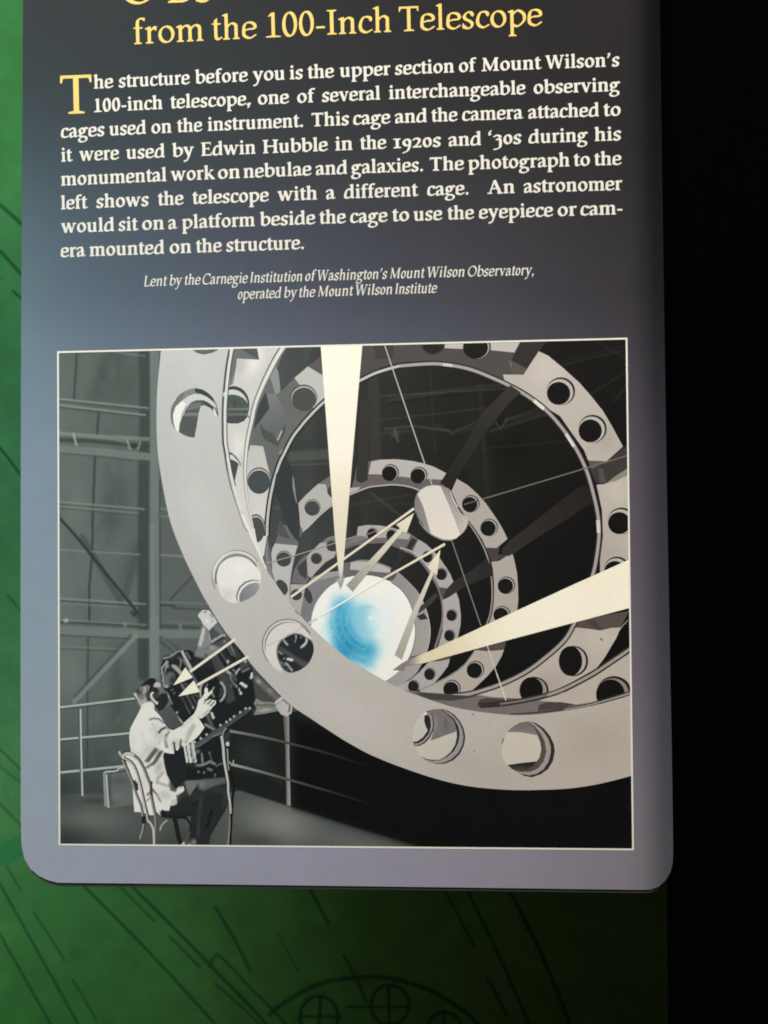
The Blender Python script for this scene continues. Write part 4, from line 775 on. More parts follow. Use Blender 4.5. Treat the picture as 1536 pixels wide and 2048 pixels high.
C_.hole(518, 960, 24, 25.5, dark=(88, 98, 102), light=(214, 212, 206), edge=(124, 120, 114), ox=0, oy=4, k=.93); C_.hole(512, 1056, 18.5, 28, dark=(98, 98, 102), light=(206, 202, 198), edge=(126, 120, 118), ox=0, oy=4, k=.92)
C_.done()

# ---- struts between the rings
class _Strut:
    def shape(s, *a, **k): p = PP('strut'); p.shape(*a, **k); p.done(); return s
    def done(s): pass
st = _Strut()
st.shape([(1021, 770), (1042, 785), (1018, 806), (975, 860), (922, 945), (900, 978), (880, 966), (904, 928), (935, 880), (964, 826)], ('g', (1030, 780), (74, 70, 62), (890, 960), (54, 50, 44)))
st.shape([(1016, 1084), (1090, 1026), (1160, 972), (1178, 974), (1186, 1005), (1120, 1048), (1060, 1084), (1037, 1101), (1018, 1112), (1004, 1110), (1004, 1098)], ('g', (1170, 980), (50, 45, 43), (1015, 1105), (72, 62, 58)))
st.shape([(974, 1116), (981, 1132), (984, 1152), (932, 1172), (898, 1194), (884, 1200), (893, 1178), (908, 1162), (945, 1140)], ('g', (980, 1130), (60, 56, 56), (890, 1190), (74, 66, 68))); st.shape([(870, 1186), (878, 1190), (858, 1212), (838, 1226), (834, 1218), (850, 1205)], (84, 80, 76))
st.shape([(573, 912), (581, 930), (586, 946), (592, 980), (597, 1010), (600, 1060), (598, 1085), (588, 1075), (578, 1060), (566, 1030), (556, 1000), (547, 977), (552, 950), (560, 935)], ('g', (560, 950), (66, 78, 78), (595, 1050), (72, 80, 84)))
st.shape([(585, 950), (588, 958), (594, 1006), (592, 1006), (585, 975)], (150, 154, 152)); st.shape([(560, 1040), (572, 1060), (580, 1078), (566, 1074), (552, 1066)], (104, 108, 106))
st.shape([(722, 800), (746, 790), (738, 880), (735, 960), (722, 966), (712, 960), (716, 900)], (72, 70, 66)); st.shape([(824, 1076), (834, 1080), (822, 1100), (812, 1096)], (74, 64, 64)); st.shape([(802, 1098), (814, 1106), (788, 1144), (780, 1142)], (66, 64, 66))
st.done()

# ---- ring B
B_ = PP('ring', 'pale ring mostly hidden behind the front ring')
B_.shape([(460, 690), (470, 690), (566, 690), (552, 718), (534, 752), (523, 776), (510, 810), (503, 843), (497, 868), (492, 900), (490, 938), (491, 970), (495, 1003), (500, 1029), (506, 1055), (514, 1092), (530, 1130), (524, 1126), (500, 1082), (480, 1030), (465, 980), (458, 951), (453, 918), (450, 880), (450, 830), (452, 784), (458, 729)], ('g', (470, 720), (210, 208, 204), (500, 1060), (222, 216, 210)), grid=6,
    ops=[('blob', 510, 720, 26, 60, 20, (240, 232, 224), .8), ('blob', 478, 730, 20, 30, 0, (196, 196, 196), .8), ('blob', 478, 890, 20, 40, 0, (236, 230, 222), .7), ('blob', 488, 930, 10, 40, 0, (190, 190, 186), .5)])
B_.shape([(470, 690), (513, 690), (518.5, 719.5), (474, 717), (468, 740), (463, 770), (459, 772), (462, 730)], (128, 130, 132)); B_.shape([(478, 697), (514, 697), (518.5, 719.5), (505, 712), (490, 703)], (104, 108, 106)); B_.shape([(464, 770), (470, 722), (474, 717), (472, 735), (466, 768)], (134, 134, 136))
B_.shape([(994, 1408), (1013, 1400), (1057, 1398), (1080, 1402), (1095, 1391), (1128, 1379), (1182, 1351), (1219, 1328), (1262, 1297), (1275, 1290), (1275, 1385), (1219, 1400), (1160, 1410), (1120, 1404)], (206, 190, 174))
B_.hole(1228, 1384, 34.5, 32, dark=(30, 26, 25), light=(168, 152, 150), edge=(50, 40, 38), ox=-7, oy=5, k=.95, kx=.84)
B_.shape(ell(467, 809, 32, 37), (92, 90, 88)); B_.shape(ell(465, 813, 31, 34), (208, 214, 206)); B_.shape(ell(464, 818, 34, 29), (98, 112, 106)); B_.stroke([(455, 800), (470, 803), (482, 812), (491, 824), (499, 836)], 2, (84, 96, 92)); B_.stroke([(455, 818), (499, 818)], 4, (132, 142, 130)); B_.stroke([(455, 829), (496, 829)], 3, (130, 140, 132)); B_.shape([(455, 832), (496, 832), (488, 842), (476, 847), (462, 847), (455, 845)], (92, 96, 98)); B_.shape([(465, 802), (470, 800), (472, 816), (467, 816)], (84, 100, 92))
B_.shape([(456, 903), (464, 906), (473, 914), (481, 926), (482, 933), (477, 928), (470, 960), (465, 974), (457, 940)], (92, 96, 98)); B_.shape([(456, 907), (466, 911), (476, 922), (482, 931), (470, 922), (456, 916)], (214, 216, 210))
# inside wall of the front ring, seen at the bottom
IW = PP('ring_inner_wall', 'shaded inner wall of the front ring at its foot')
IW.shape([(806, 1380), (828, 1382), (860, 1385.5), (889, 1387.5), (912, 1390), (934, 1391), (962, 1390.5), (990, 1395), (1057, 1400), (1080, 1401.5), (1120, 1405), (1150, 1409), (1190, 1404), (1200, 1408), (1146, 1420), (1091, 1428), (1045, 1431), (1000, 1429), (946, 1422), (904, 1414.5), (858, 1400)], ('g', (850, 1390), (140, 130, 124), (1100, 1410), (150, 134, 128)))
IW.shape([(830, 1385), (860, 1386), (889, 1388), (912, 1390.5), (934, 1391.5), (960, 1391), (943, 1395), (904, 1401.5), (865, 1400), (846, 1394)], (92, 88, 82)); IW.shape([(955, 1407), (960, 1399), (975, 1396), (1020, 1399), (1075, 1403), (1045, 1402), (1000, 1410), (956, 1414)], (96, 84, 82)); IW.shape([(1078, 1410), (1094, 1404), (1110, 1404), (1150, 1409), (1128, 1416), (1075, 1422)], (100, 86, 82))
IW.done()
# its rims
B_.stroke([(1262, 1296), (1219, 1325), (1182, 1349), (1128, 1378), (1095, 1390), (1046, 1401), (1000, 1408), (960, 1411)], 11, (78, 64, 58)); B_.stroke([(1262, 1297), (1219, 1326), (1182, 1350), (1128, 1378), (1095, 1390)], 5.5, (186, 174, 158)); B_.stroke([(1095, 1390), (1046, 1401), (1000, 1408)], 4, (150, 138, 136)); B_.stroke([(1262, 1303), (1219, 1332), (1182, 1356), (1128, 1384)], 2.2, (60, 46, 42))
RB = [(569, 690), (551, 719), (534, 752), (523, 776), (510, 810), (503, 843), (497.5, 868), (492.5, 899), (490, 938), (491, 970), (495, 1003), (500, 1029), (505.5, 1055), (512, 1090)]
B_.stroke(RB, 14, (124, 118, 112), 3); B_.stroke(RB, 9, (190, 190, 184), 3); B_.stroke([(a+.5, b) for a, b in RB], 6.4, (224, 224, 218), 2.4); B_.stroke([(a+5.5, b+1) for a, b in RB[:8]], 3, (142, 148, 142), 1)
B_.stroke([(505, 1058), (512, 1088), (528, 1130)], 9, (228, 226, 222), 4)
B_.done()

# ---- railing, floor things, man: painted with soft tones
rl = PP('railing', 'thin tubular handrails on posts in the picture')
for a, b, c in (((112, 1416), (270, 1397), 4.5), ((112, 1480), (266, 1466), 4.5), ((112, 1546), (262, 1531), 5)):
    rl.stroke([(a[0], a[1]+3), (b[0], b[1]+2.5)], 3, (74, 92, 86), smooth=False); rl.stroke([a, b], c, (168, 186, 176), smooth=False); rl.stroke([(a[0], a[1]-.8), (b[0], b[1]-.8)], 1.4, (196, 210, 200), smooth=False)
rl.stroke([(159, 1418), (161, 1500), (164, 1592)], 6, (100, 112, 110)); rl.stroke([(161, 1418), (162.5, 1500), (165, 1592)], 3.5, (196, 204, 194))
RPOST = ([(566, 1428), (578, 1428), (578.5, 1500), (581, 1612), (573, 1610), (571, 1500)], ('g', (568, 1500), (96, 92, 88), (580, 1500), (190, 182, 172)))
rl.done(); rl = PP('railing', 'fading handrails at the right of the instrument')
rl.shape(*RPOST)
def fade(part, pts, w0, c0, c1, n=9):
    p = sm(pts, False, n); m = len(p)-1
    for i in range(m):
        t = i/m; part.stroke([p[i], p[i+1]], w0*(1-.3*t), tuple(np.array(c0)*(1-t)+np.array(c1)*t), smooth=False)
fade(rl, [(460, 1462), (520, 1473), (580, 1487), (660, 1508), (735, 1532)], 5.5, (150, 156, 144), (24, 26, 26)); fade(rl, [(464, 1529), (520, 1543), (580, 1560), (660, 1583), (740, 1608)], 5.5, (176, 182, 166), (24, 26, 26))
rl.done()
sc_ = PP('suitcase', 'boxy case standing on the floor behind the chair in the picture')
sc_.shape([(205.5, 1547), (214, 1544), (232, 1541), (238, 1537), (262, 1533), (270, 1570), (270, 1608), (217, 1617), (208, 1612.6)], (122, 132, 128), grid=4, ops=[('blob', 240, 1562, 30, 14, 10, (100, 110, 106), .7), ('blob', 235, 1592, 30, 14, 0, (138, 146, 142), .5), ('line', [(219, 1550), (222, 1614)], 4, (70, 80, 78), 3, .6)])
sc_.shape([(206, 1548), (213, 1547), (219, 1616), (209, 1612)], (158, 168, 164)); sc_.stroke([(212.5, 1548), (217.5, 1616)], 2.4, (196, 206, 198)); sc_.stroke([(207, 1547), (214, 1543.5), (232, 1542), (240, 1536), (262, 1534)], 3, (196, 206, 198)); sc_.stroke([(208, 1548), (240, 1544), (262, 1541)], 1.6, (74, 86, 84)); sc_.done()
def z1(p, ox, oy, k): return [(ox+a/k, oy+b/k) for a, b in p]
def zi(*p): return z1(p, 310, 1200, 7.68)                    # measuring frames used while tracing the print
def zr(*p): return z1(p, 380, 1330, 6.982)
def zm(*p): return z1(p, 250, 1330, 7.68)
def zl(*p): return z1(p, 340, 1480, 7.68)
def zc(*p): return z1(p, 230, 1500, 7.68)
INS = PP('instrument', 'dark camera and eyepiece apparatus full of bright fittings in the picture')
body_o = zi((110, 890), (150, 850), (230, 840), (300, 800), (360, 765), (440, 775), (520, 765), (600, 800), (620, 740), (740, 690), (900, 680), (1010, 720), (1100, 690), (1180, 640), (1300, 760), (1360, 850), (1440, 1000), (1530, 1060)) + zr((900, 20), (990, 180), (900, 330), (915, 470), (880, 590), (860, 680), (560, 880), (470, 1000), (480, 1300), (520, 1560), (300, 1600), (-140, 1600), (-130, 1180), (-60, 1040), (-110, 860), (-180, 700), (-290, 540), (-330, 420), (-400, 300)) + zi((130, 1330), (100, 1200), (85, 1100), (90, 1020), (110, 960))
dk = (40, 48, 50)
iops = [
 ('blob', 345, 1315, 30, 18, 0, (66, 76, 74), .8), ('blob', 420, 1330, 50, 24, -30, (46, 60, 58), .7), ('poly', zi((540, 930), (880, 850), (1000, 1000), (560, 1060)), 4, (50, 66, 62), .8),
 # frame at upper left, twisting bright edges
 L_(zi((120, 900), (200, 880), (260, 850), (330, 800), (380, 780), (430, 790)), 3.2, (176, 192, 184), .9, 2), L_(zi((180, 870), (250, 880), (330, 820)), 2.5, (120, 140, 134), .8), L_(zi((420, 800), (470, 900), (540, 1030), (560, 1080)), 5, (214, 214, 208), .95, 2), L_(zi((480, 800), (540, 900)), 3, (150, 170, 162), .8), L_(zi((430, 920), (520, 1060), (640, 1270)), 4, (150, 146, 148), .85, 2),
 L_(zi((180, 940), (140, 1000), (100, 1060), (120, 1160), (130, 1260), (150, 1340)), 2.6, (206, 212, 206), .95, 2), L_(zi((200, 950), (170, 1030), (150, 1120), (160, 1240), (180, 1330)), 2.2, (190, 194, 192), .9, 2), L_(zi((95, 1030), (110, 1140)), 2, (190, 200, 192), .8), ('poly', zi((170, 940), (205, 940), (215, 1040), (150, 1050)), 2, (170, 168, 170), .9),
 ('blob', 340, 1357, 14, 19, 15, (128, 128, 130), .95, .5), ('blob', 345, 1360, 8, 12, 15, (64, 68, 70), .9, .2), L_(zi((270, 1010), (330, 1060), (400, 1130)), 6, (196, 190, 190), .9, 2), ('poly', zi((260, 1000), (320, 1000), (400, 1080), (400, 1160), (330, 1080)), 2, (190, 184, 184), .9), L_(zi((400, 900), (385, 1040)), 2.5, (186, 186, 184), .8),
 ('blob', 352, 1320, 8, 9, 0, (52, 58, 58), .9, .3), ('blob', 358, 1316, 5, 5, 0, (140, 140, 138), .8),
 ('blob', 334, 1373, 6, 5, 0, (200, 204, 198), .9, .2), ('blob', 344, 1380, 6, 3, -30, (150, 156, 150), .9), L_(zi((170, 1430), (200, 1500)), 5, (190, 206, 198), .9, 3), 
 # cylinder bands behind the arrows
 ('poly', zi((860, 900), (960, 850), (1140, 1140), (1240, 1540), (1110, 1600), (1000, 1300)), 5, (98, 98, 100), .75), L_(zi((930, 850), (1050, 1060)), 3, (120, 118, 120), .6), L_(zi((1010, 800), (1130, 990)), 3.5, (128, 138, 134), .7, 3), L_(zi((1060, 770), (1190, 980)), 3, (70, 78, 76), .8), L_(zi((1110, 710), (1190, 850)), 3, (158, 166, 160), .7), L_(zi((1150, 680), (1240, 870)), 3, (176, 182, 178), .8), ('poly', zi((1190, 670), (1260, 740), (1340, 870), (1240, 920)), 4, (84, 84, 82), .85),
 ('poly', zi((1300, 930), (1430, 960), (1440, 1020), (1300, 1080)), 4, (98, 92, 96), .9), L_(zi((1340, 1100), (1450, 1050)), 4, (170, 170, 168), .8, 3), ('poly', zi((1380, 900), (1440, 880), (1420, 940), (1370, 970)), 2, (222, 218, 206), .9),
 # frame mass at the top
 ('poly', zi((600, 800), (640, 730), (740, 690), (900, 680), (1010, 720), (950, 850), (820, 900), (700, 890), (610, 870)), 6, (150, 154, 150), .95), ('blob', 413, 1293, 8, 6, 0, (80, 86, 84), .7), ('blob', 412, 1311, 5, 5, 0, (60, 66, 66), .8), ('blob', 425, 1296, 10, 8, 0, (190, 192, 188), .6),
 # lower left slats
 ('poly', zm((690, 430), (860, 330), (1010, 760), (880, 890)), 4, (44, 56, 52), .8), L_(zm((870, 490), (1000, 740)), 2, (120, 126, 124), .8), L_(zm((930, 620), (1000, 760)), 1.6, (130, 134, 134), .7), L_(zm((960, 480), (1050, 660)), 5, (110, 112, 116), .8, 3), ('blob', 386, 1415, 3, 3, 0, (200, 200, 196), .9, .3), L_(zm((1030, 470), (1100, 600)), 3, (124, 126, 130), .8), L_(zm((870, 300), (960, 460)), 5, (160, 158, 158), .8, 3), L_(zm((920, 280), (1130, 500)), 4, (150, 148, 148), .6, 3), ('blob', 348, 1386, 4, 3, 0, (110, 130, 120), .8),
 L_(zm((690, 650), (760, 740), (880, 890)), 3.4, (206, 208, 202), .95, 2), L_(zm((640, 430), (690, 530), (720, 600)), 3, (170, 178, 172), .9, 2), ('blob', 338, 1409, 2.6, 3.4, 0, (226, 228, 222), .95, .3), ('blob', 354, 1425, 2.8, 4, 0, (204, 206, 202), .95, .3), ('blob', 337, 1394, 3.4, 5, -20, (198, 206, 200), .9, .3), ('blob', 349, 1386, 2, 2.6, 0, (160, 170, 164), .9, .3),
 # the wheel with bright arcs
 ('blob', 432, 1384, 26, 27, 0, (38, 48, 48), .95, .7), ('line', ell(431, 1383, 19, 22, a0=-55, a1=58, n=14), 4.2, (196, 204, 196), 2, .95), ('line', ell(433, 1384, 9, 11, a0=120, a1=235, n=12), 3, (176, 192, 184), 1.6, .9), ('line', ell(434, 1384, 8.5, 10, a0=-40, a1=60, n=12), 2.2, (120, 136, 130), 1.6, .9), L_(zr((165, 270), (140, 330), (150, 440)), 4, (206, 206, 200), .9, 2), L_(zr((240, 270), (215, 320)), 3, (160, 158, 160), .8),
 # clamp
 L_(zr((520, 90), (560, 120), (570, 190), (600, 250), (650, 300)), 4.4, (196, 206, 196), .95, 2), L_(zr((590, 130), (640, 210)), 5, (126, 124, 126), .8, 3), L_(zr((640, 130), (660, 90), (690, 50)), 3.4, (210, 214, 208), .9, 1.6), L_(zr((600, 60), (650, 120)), 2.6, (180, 184, 180), .8), L_(zr((715, 255), (780, 300)), 5.4, (226, 228, 222), 1, 1.5), L_(zr((680, 330), (712, 410)), 2.6, (214, 220, 214), .95, 1.2), ('blob', 482, 1387, 2.8, 3.6, 0, (226, 230, 224), 1, .4), L_(zr((870, 120), (855, 175)), 5.2, (222, 224, 218), 1, 1.5), ('blob', 462, 1371.5, 2.6, 3, 0, (200, 206, 200), .95, .3), ('blob', 456, 1323, 3.2, 5, 0, (226, 224, 214), .95, .4),
 ('poly', zr((500, 110), (560, 130), (660, 320), (560, 300)), 4, (56, 66, 66), .5),
 # lower fittings
 L_(zr((300, 670), (330, 740)), 4.4, (224, 226, 220), 1, 1.4), L_(zr((240, 700), (320, 880)), 6, (128, 130, 126), .9, 3), L_(zr((210, 830), (340, 900)), 4, (186, 192, 184), .9, 2), ('poly', zr((260, 740), (350, 900), (300, 880), (220, 780)), 3, (90, 96, 94), .6),
 L_(zm((910, 1270), (950, 1480)), 6, (226, 226, 218), 1, 1.5), L_(zm((970, 1230), (1010, 1480)), 7, (220, 220, 212), 1, 1.5), L_(zm((1035, 1190), (1075, 1480)), 6.5, (214, 214, 206), 1, 1.5), L_(zm((1000, 1290), (1010, 1400)), 1.2, (90, 92, 90), .8), L_(zm((1050, 1390), (1060, 1480)), 1.2, (90, 92, 90), .8),
 ('blob', 396, 1503, 8, 7, 0, (160, 164, 160), .85), L_(zl((490, 210), (500, 350)), 3, (176, 184, 176), .9, 1.6), L_(zl((600, 180), (650, 340)), 2, (128, 140, 132), .9), ('blob', 418.5, 1506, 2, 4, 0, (150, 160, 154), .9, .2), L_(zl((400, 390), (470, 390), (540, 370), (610, 330), (690, 370)), 4.6, (158, 168, 158), .95, 2.4), L_(zl((580, 440), (640, 465)), 4.4, (140, 158, 146), .95, 2), ('blob', 397.5, 1544, 2, 4, -20, (190, 200, 190), .9, .3), ('blob', 408.5, 1545, 2, 3.4, 0, (190, 200, 190), .9, .3), L_(zl((690, 520), (697, 575)), 1.6, (150, 166, 158), .9), L_(zl((710, 400), (760, 370), (820, 360)), 3.4, (120, 134, 128), .9, 2), L_(zl((200, 380), (380, 400)), 6, (62, 66, 62), .8, 3)]
INS.shape(body_o, dk, grid=2.2, ops=iops)
INS.shape(zi((655, 245), (690, 190), (740, 150), (830, 160), (860, 190), (960, 340), (880, 420), (825, 470), (800, 430), (740, 380), (700, 300)), (214, 214, 210), grid=3, ops=[('blob', 410, 1224, 3, 2.5, 0, (100, 104, 104), .9, .3), ('blob', 423, 1231, 3, 8, -35, (96, 98, 98), .85), ('blob', 425, 1241, 2.5, 2.5, 0, (80, 84, 84), .8, .2), ('blob', 414, 1242, 10, 5, 45, (240, 240, 236), .7)])
INS.shape(zi((730, 385), (790, 420), (825, 470), (850, 600), (880, 650), (820, 720), (660, 760), (650, 700), (690, 560)), (150, 154, 152), grid=3, ops=[L_(zi((745, 450), (720, 580), (690, 690)), 7, (206, 206, 202), .95, 3), L_(zi((850, 480), (840, 560), (860, 620)), 2.5, (190, 206, 196), .9)])
INS.shape(zi((865, 440), (960, 350), (1080, 520), (1110, 640), (900, 700), (860, 640), (850, 540)), (94, 102, 102), grid=3, ops=[('poly', zi((890, 420), (960, 350), (1080, 520), (1010, 540)), 3, (138, 140, 142), .9), L_(zi((870, 640), (1020, 550), (1080, 540)), 4, (196, 198, 192), .95, 2), L_(zi((930, 640), (1040, 580)), 4, (52, 56, 58), .9, 2), ('blob', 449, 1283, 5, 5, 0, (190, 190, 186), .8)])
# tube and ball joint at the ring's edge
INS.shape(zr((870, 30), (990, 100), (1320, 440), (1430, 520), (1540, 640), (1430, 650), (1400, 700), (1180, 640), (920, 470), (890, 330)), (92, 96, 94), grid=3, ops=[L_(zr((930, 190), (1080, 340), (1260, 500)), 11, (134, 132, 130), .95, 5), ('blob', 517, 1363, 8, 6, 40, (196, 194, 190), .9), ('blob', 540, 1381, 9, 6, 40, (172, 170, 166), .8), L_(zr((980, 100), (1330, 440)), 4, (58, 56, 58), .8, 3), L_(zr((1180, 550), (1300, 445)), 5, (222, 218, 208), 1, 2)])
INS.shape(zr((920, 465), (1010, 510), (1150, 520), (1250, 560), (1240, 640), (1050, 680), (890, 700), (930, 600), (890, 540)), (150, 156, 144), grid=3, ops=[('blob', 530, 1420, 22, 4, -8, (206, 208, 190), .9), ('blob', 522, 1407, 6, 3, 20, (190, 196, 182), .8), L_(zr((920, 560), (1180, 570)), 3, (98, 106, 98), .8)])
INS.shape(zr((1190, 570), (1260, 520), (1320, 470), (1400, 530), (1430, 600), (1420, 670), (1350, 720), (1270, 690)), (200, 194, 192), grid=3, ops=[L_(zr((1300, 470), (1400, 560), (1380, 650)), 3, (70, 66, 70), .9, 1.5), ('blob', 575, 1412, 5, 8, 0, (216, 212, 206), .6)])
INS.shape(zr((60, 1100), (200, 1010), (350, 900), (560, 760), (700, 660), (780, 600), (835, 600), (830, 650), (700, 740), (470, 900), (430, 970), (340, 1000), (180, 1110), (80, 1170)), ('g', zr((300, 900))[0], (70, 84, 80), zr((360, 1000))[0], (112, 126, 120)))
for a, b in ((65, 1075), (150, 1025), (230, 970), (425, 840), (510, 795), (562, 760), (615, 718), (700, 660), (778, 608), (835, 605)):
    c = zr((a, b))[0]; INS.shape(ell(c[0], c[1], 2.5, 2.7, n=10), (186, 196, 188))
INS.stroke(zr((510, 880), (470, 930), (455, 1000)), 3.4, (150, 160, 150)); INS.stroke(zr((320, 1000), (400, 965), (470, 960)), 2.6, (136, 146, 136))
INS.done()

MAN = PP('person', 'man in a pale suit seated at the instrument, seen from the left and behind')
LTc = (236, 234, 226)
head = zm((130, 445), (148, 405), (200, 360), (240, 310), (300, 250), (370, 205), (440, 200), (500, 240), (550, 290), (590, 360), (640, 420), (670, 500), (700, 560), (670, 630), (590, 670), (540, 720), (450, 690), (330, 690), (240, 650), (195, 570), (170, 500))
MAN.shape(zm((600, 1340), (680, 1340), (900, 1260), (940, 1500)) + zc((1090, 170), (1100, 470), (1060, 560), (900, 620), (780, 480), (700, 100)), (46, 54, 56)); MAN.shape(zc((690, 940), (830, 930), (900, 850), (960, 820), (1060, 640), (1200, 700), (1200, 1000), (1000, 1060), (820, 1050), (700, 1030)), (44, 52, 50))
MAN.shape(head, (128, 131, 129), smooth=True, grid=1.4, ops=[
 ('poly', zm((150, 375), (215, 345), (270, 410), (230, 440), (190, 450), (160, 420)), 3, (82, 86, 90), .95), ('poly', zm((125, 440), (170, 425), (185, 470), (200, 530), (150, 500)), 3, (212, 212, 208), .95), ('poly', zm((185, 510), (300, 470), (350, 540), (300, 610), (230, 630), (195, 580)), 5, (188, 188, 186), .9), ('poly', zm((220, 500), (290, 480), (300, 520), (240, 540)), 3, (130, 132, 132), .8),
 ('poly', zm((235, 320), (300, 255), (370, 205), (440, 198), (480, 235), (465, 270), (435, 300), (425, 350), (412, 410), (390, 445), (368, 390), (380, 320), (330, 300), (270, 330)), 3, (44, 54, 50), 1),
 ('poly', zm((225, 350), (290, 322), (355, 312), (378, 330), (366, 372), (330, 400), (300, 440), (285, 480), (268, 420), (230, 395)), 3, (158, 162, 162), .95), L_(zm((300, 345), (320, 400), (290, 430)), 2, (206, 208, 204), .8), L_(zm((250, 350), (260, 400)), 2, (96, 100, 102), .8), L_(zm((330, 330), (345, 380)), 2, (100, 104, 104), .7),
 ('poly', zm((335, 400), (395, 415), (395, 470), (402, 520), (375, 565), (340, 545), (325, 470)), 3, (78, 82, 80), .95), ('poly', zm((420, 340), (470, 330), (560, 440), (640, 430), (672, 560), (600, 670), (530, 715), (460, 650), (430, 560), (410, 430)), 3, (54, 59, 61), 1), ('poly', zm((455, 285), (480, 262), (530, 268), (550, 310), (540, 350), (500, 335), (465, 345), (440, 330)), 3, (206, 207, 205), .95),
 ('poly', zm((540, 320), (565, 360), (570, 420), (535, 470), (500, 430), (520, 380)), 3, (134, 136, 134), .9), ('poly', zm((440, 420), (500, 430), (530, 480), (480, 520), (440, 480)), 4, (92, 94, 96), .7), ('blob', 318, 1384, 3, 2.4, 0, (40, 44, 46), .9, .2), ('poly', zm((245, 620), (310, 575), (375, 560), (420, 570), (455, 610), (450, 690), (330, 695), (250, 660)), 4, (233, 229, 221), 1),
 L_(zm((425, 425), (402, 450), (405, 495), (440, 540), (492, 592)), 3.8, (230, 232, 226), 1, 1.4), L_(zm((425, 470), (450, 520)), 2, (110, 112, 112), .8), ('blob', 314, 1406, 3.2, 3.8, 0, (228, 228, 224), .95, .4)])
leg = zl((-60, 860), (60, 800), (200, 640), (212, 605), (300, 615), (450, 608), (560, 590), (700, 580), (840, 568), (880, 600), (902, 700), (900, 960), (870, 1040), (830, 1120), (750, 1250), (680, 1370), (620, 1480), (595, 1640), (160, 1640), (180, 1580), (220, 1530), (290, 1380), (320, 1260), (320, 1110), (180, 1150), (60, 1180), (-60, 1130))
MAN.shape(leg, (54, 60, 62), grid=2, ops=[ L_(zl((700, 760), (860, 800), (840, 1000)), 10, (78, 84, 82), .6, 8), L_(zl((480, 900), (440, 1200), (430, 1480)), 7, (84, 90, 88), .6, 6), L_(zl((640, 1100), (560, 1350)), 5, (24, 29, 31), .7, 4), L_(zl((380, 880), (560, 820), (800, 760)), 6, (66, 71, 70), .6, 5), L_(zl((330, 1000), (420, 960)), 5, (26, 32, 33), .6, 4), L_(zl((700, 1180), (640, 1320)), 5, (62, 70, 68), .5, 4),
 ('poly', zl((430, 615), (560, 596), (700, 585), (850, 575), (860, 660), (700, 700), (520, 780), (440, 760)), 8, (126, 130, 122), .9), ('blob', 403, 1568, 14, 12, 0, (150, 148, 142), .8), ('blob', 390, 1590, 22, 14, -40, (70, 72, 78), .6),
 ('poly', zl((218, 640), (300, 618), (440, 622), (400, 720), (340, 800), (295, 868), (250, 800)), 3, (146, 148, 136), .95), ('poly', zl((-60, 700), (210, 640), (270, 840), (120, 960), (-60, 980)), 8, (78, 84, 76), .8), L_(zl((225, 690), (290, 860)), 1.6, (60, 66, 60), .8),
 ('poly', zl((160, 1640), (200, 1560), (280, 1380), (310, 1420), (280, 1560), (330, 1510), (380, 1510), (430, 1640)), 3, (104, 108, 100), .9), ('blob', 366, 1687, 6, 6, 0, (224, 222, 206), .95, .2), ('blob', 388, 1684, 7, 8, 0, (150, 156, 150), .9, .2), ('blob', 379, 1690, 6, 3, 0, (230, 228, 214), .95, .2), L_(zl((440, 1330), (450, 1430)), 3, (84, 92, 88), .7, 3), L_(zl((590, 1170), (570, 1280)), 3, (60, 66, 66), .6, 3)])
coat = zm((245, 652), (330, 668), (450, 690), (520, 760), (565, 820), (600, 880), (640, 950), (680, 985), (740, 1005), (880, 930), (900, 890), (1060, 750), (1130, 820), (1180, 890), (1220, 960), (1150, 1060), (1090, 1125), (1000, 1190), (920, 1255), (890, 1250), (850, 1225), (820, 1300), (800, 1315), (770, 1290), (750, 1365), (680, 1360), (600, 1340)) + zc((745, 90), (765, 250), (800, 380), (850, 470), (900, 560), (930, 600), (985, 560), (1050, 550), (1065, 620), (1000, 690), (960, 760), (950, 830), (900, 860), (850, 850), (830, 940), (760, 930), (725, 905), (700, 960), (712, 1028), (640, 950), (610, 1000), (520, 1000), (440, 965), (355, 950), (300, 955), (290, 850), (275, 640), (262, 500), (230, 330), (180, 200), (150, 100), (240, 20)) + zm((95, 1340), (75, 1230), (65, 1100), (80, 980), (130, 880), (200, 750))
sh = (150, 152, 146); sd = (92, 97, 92)
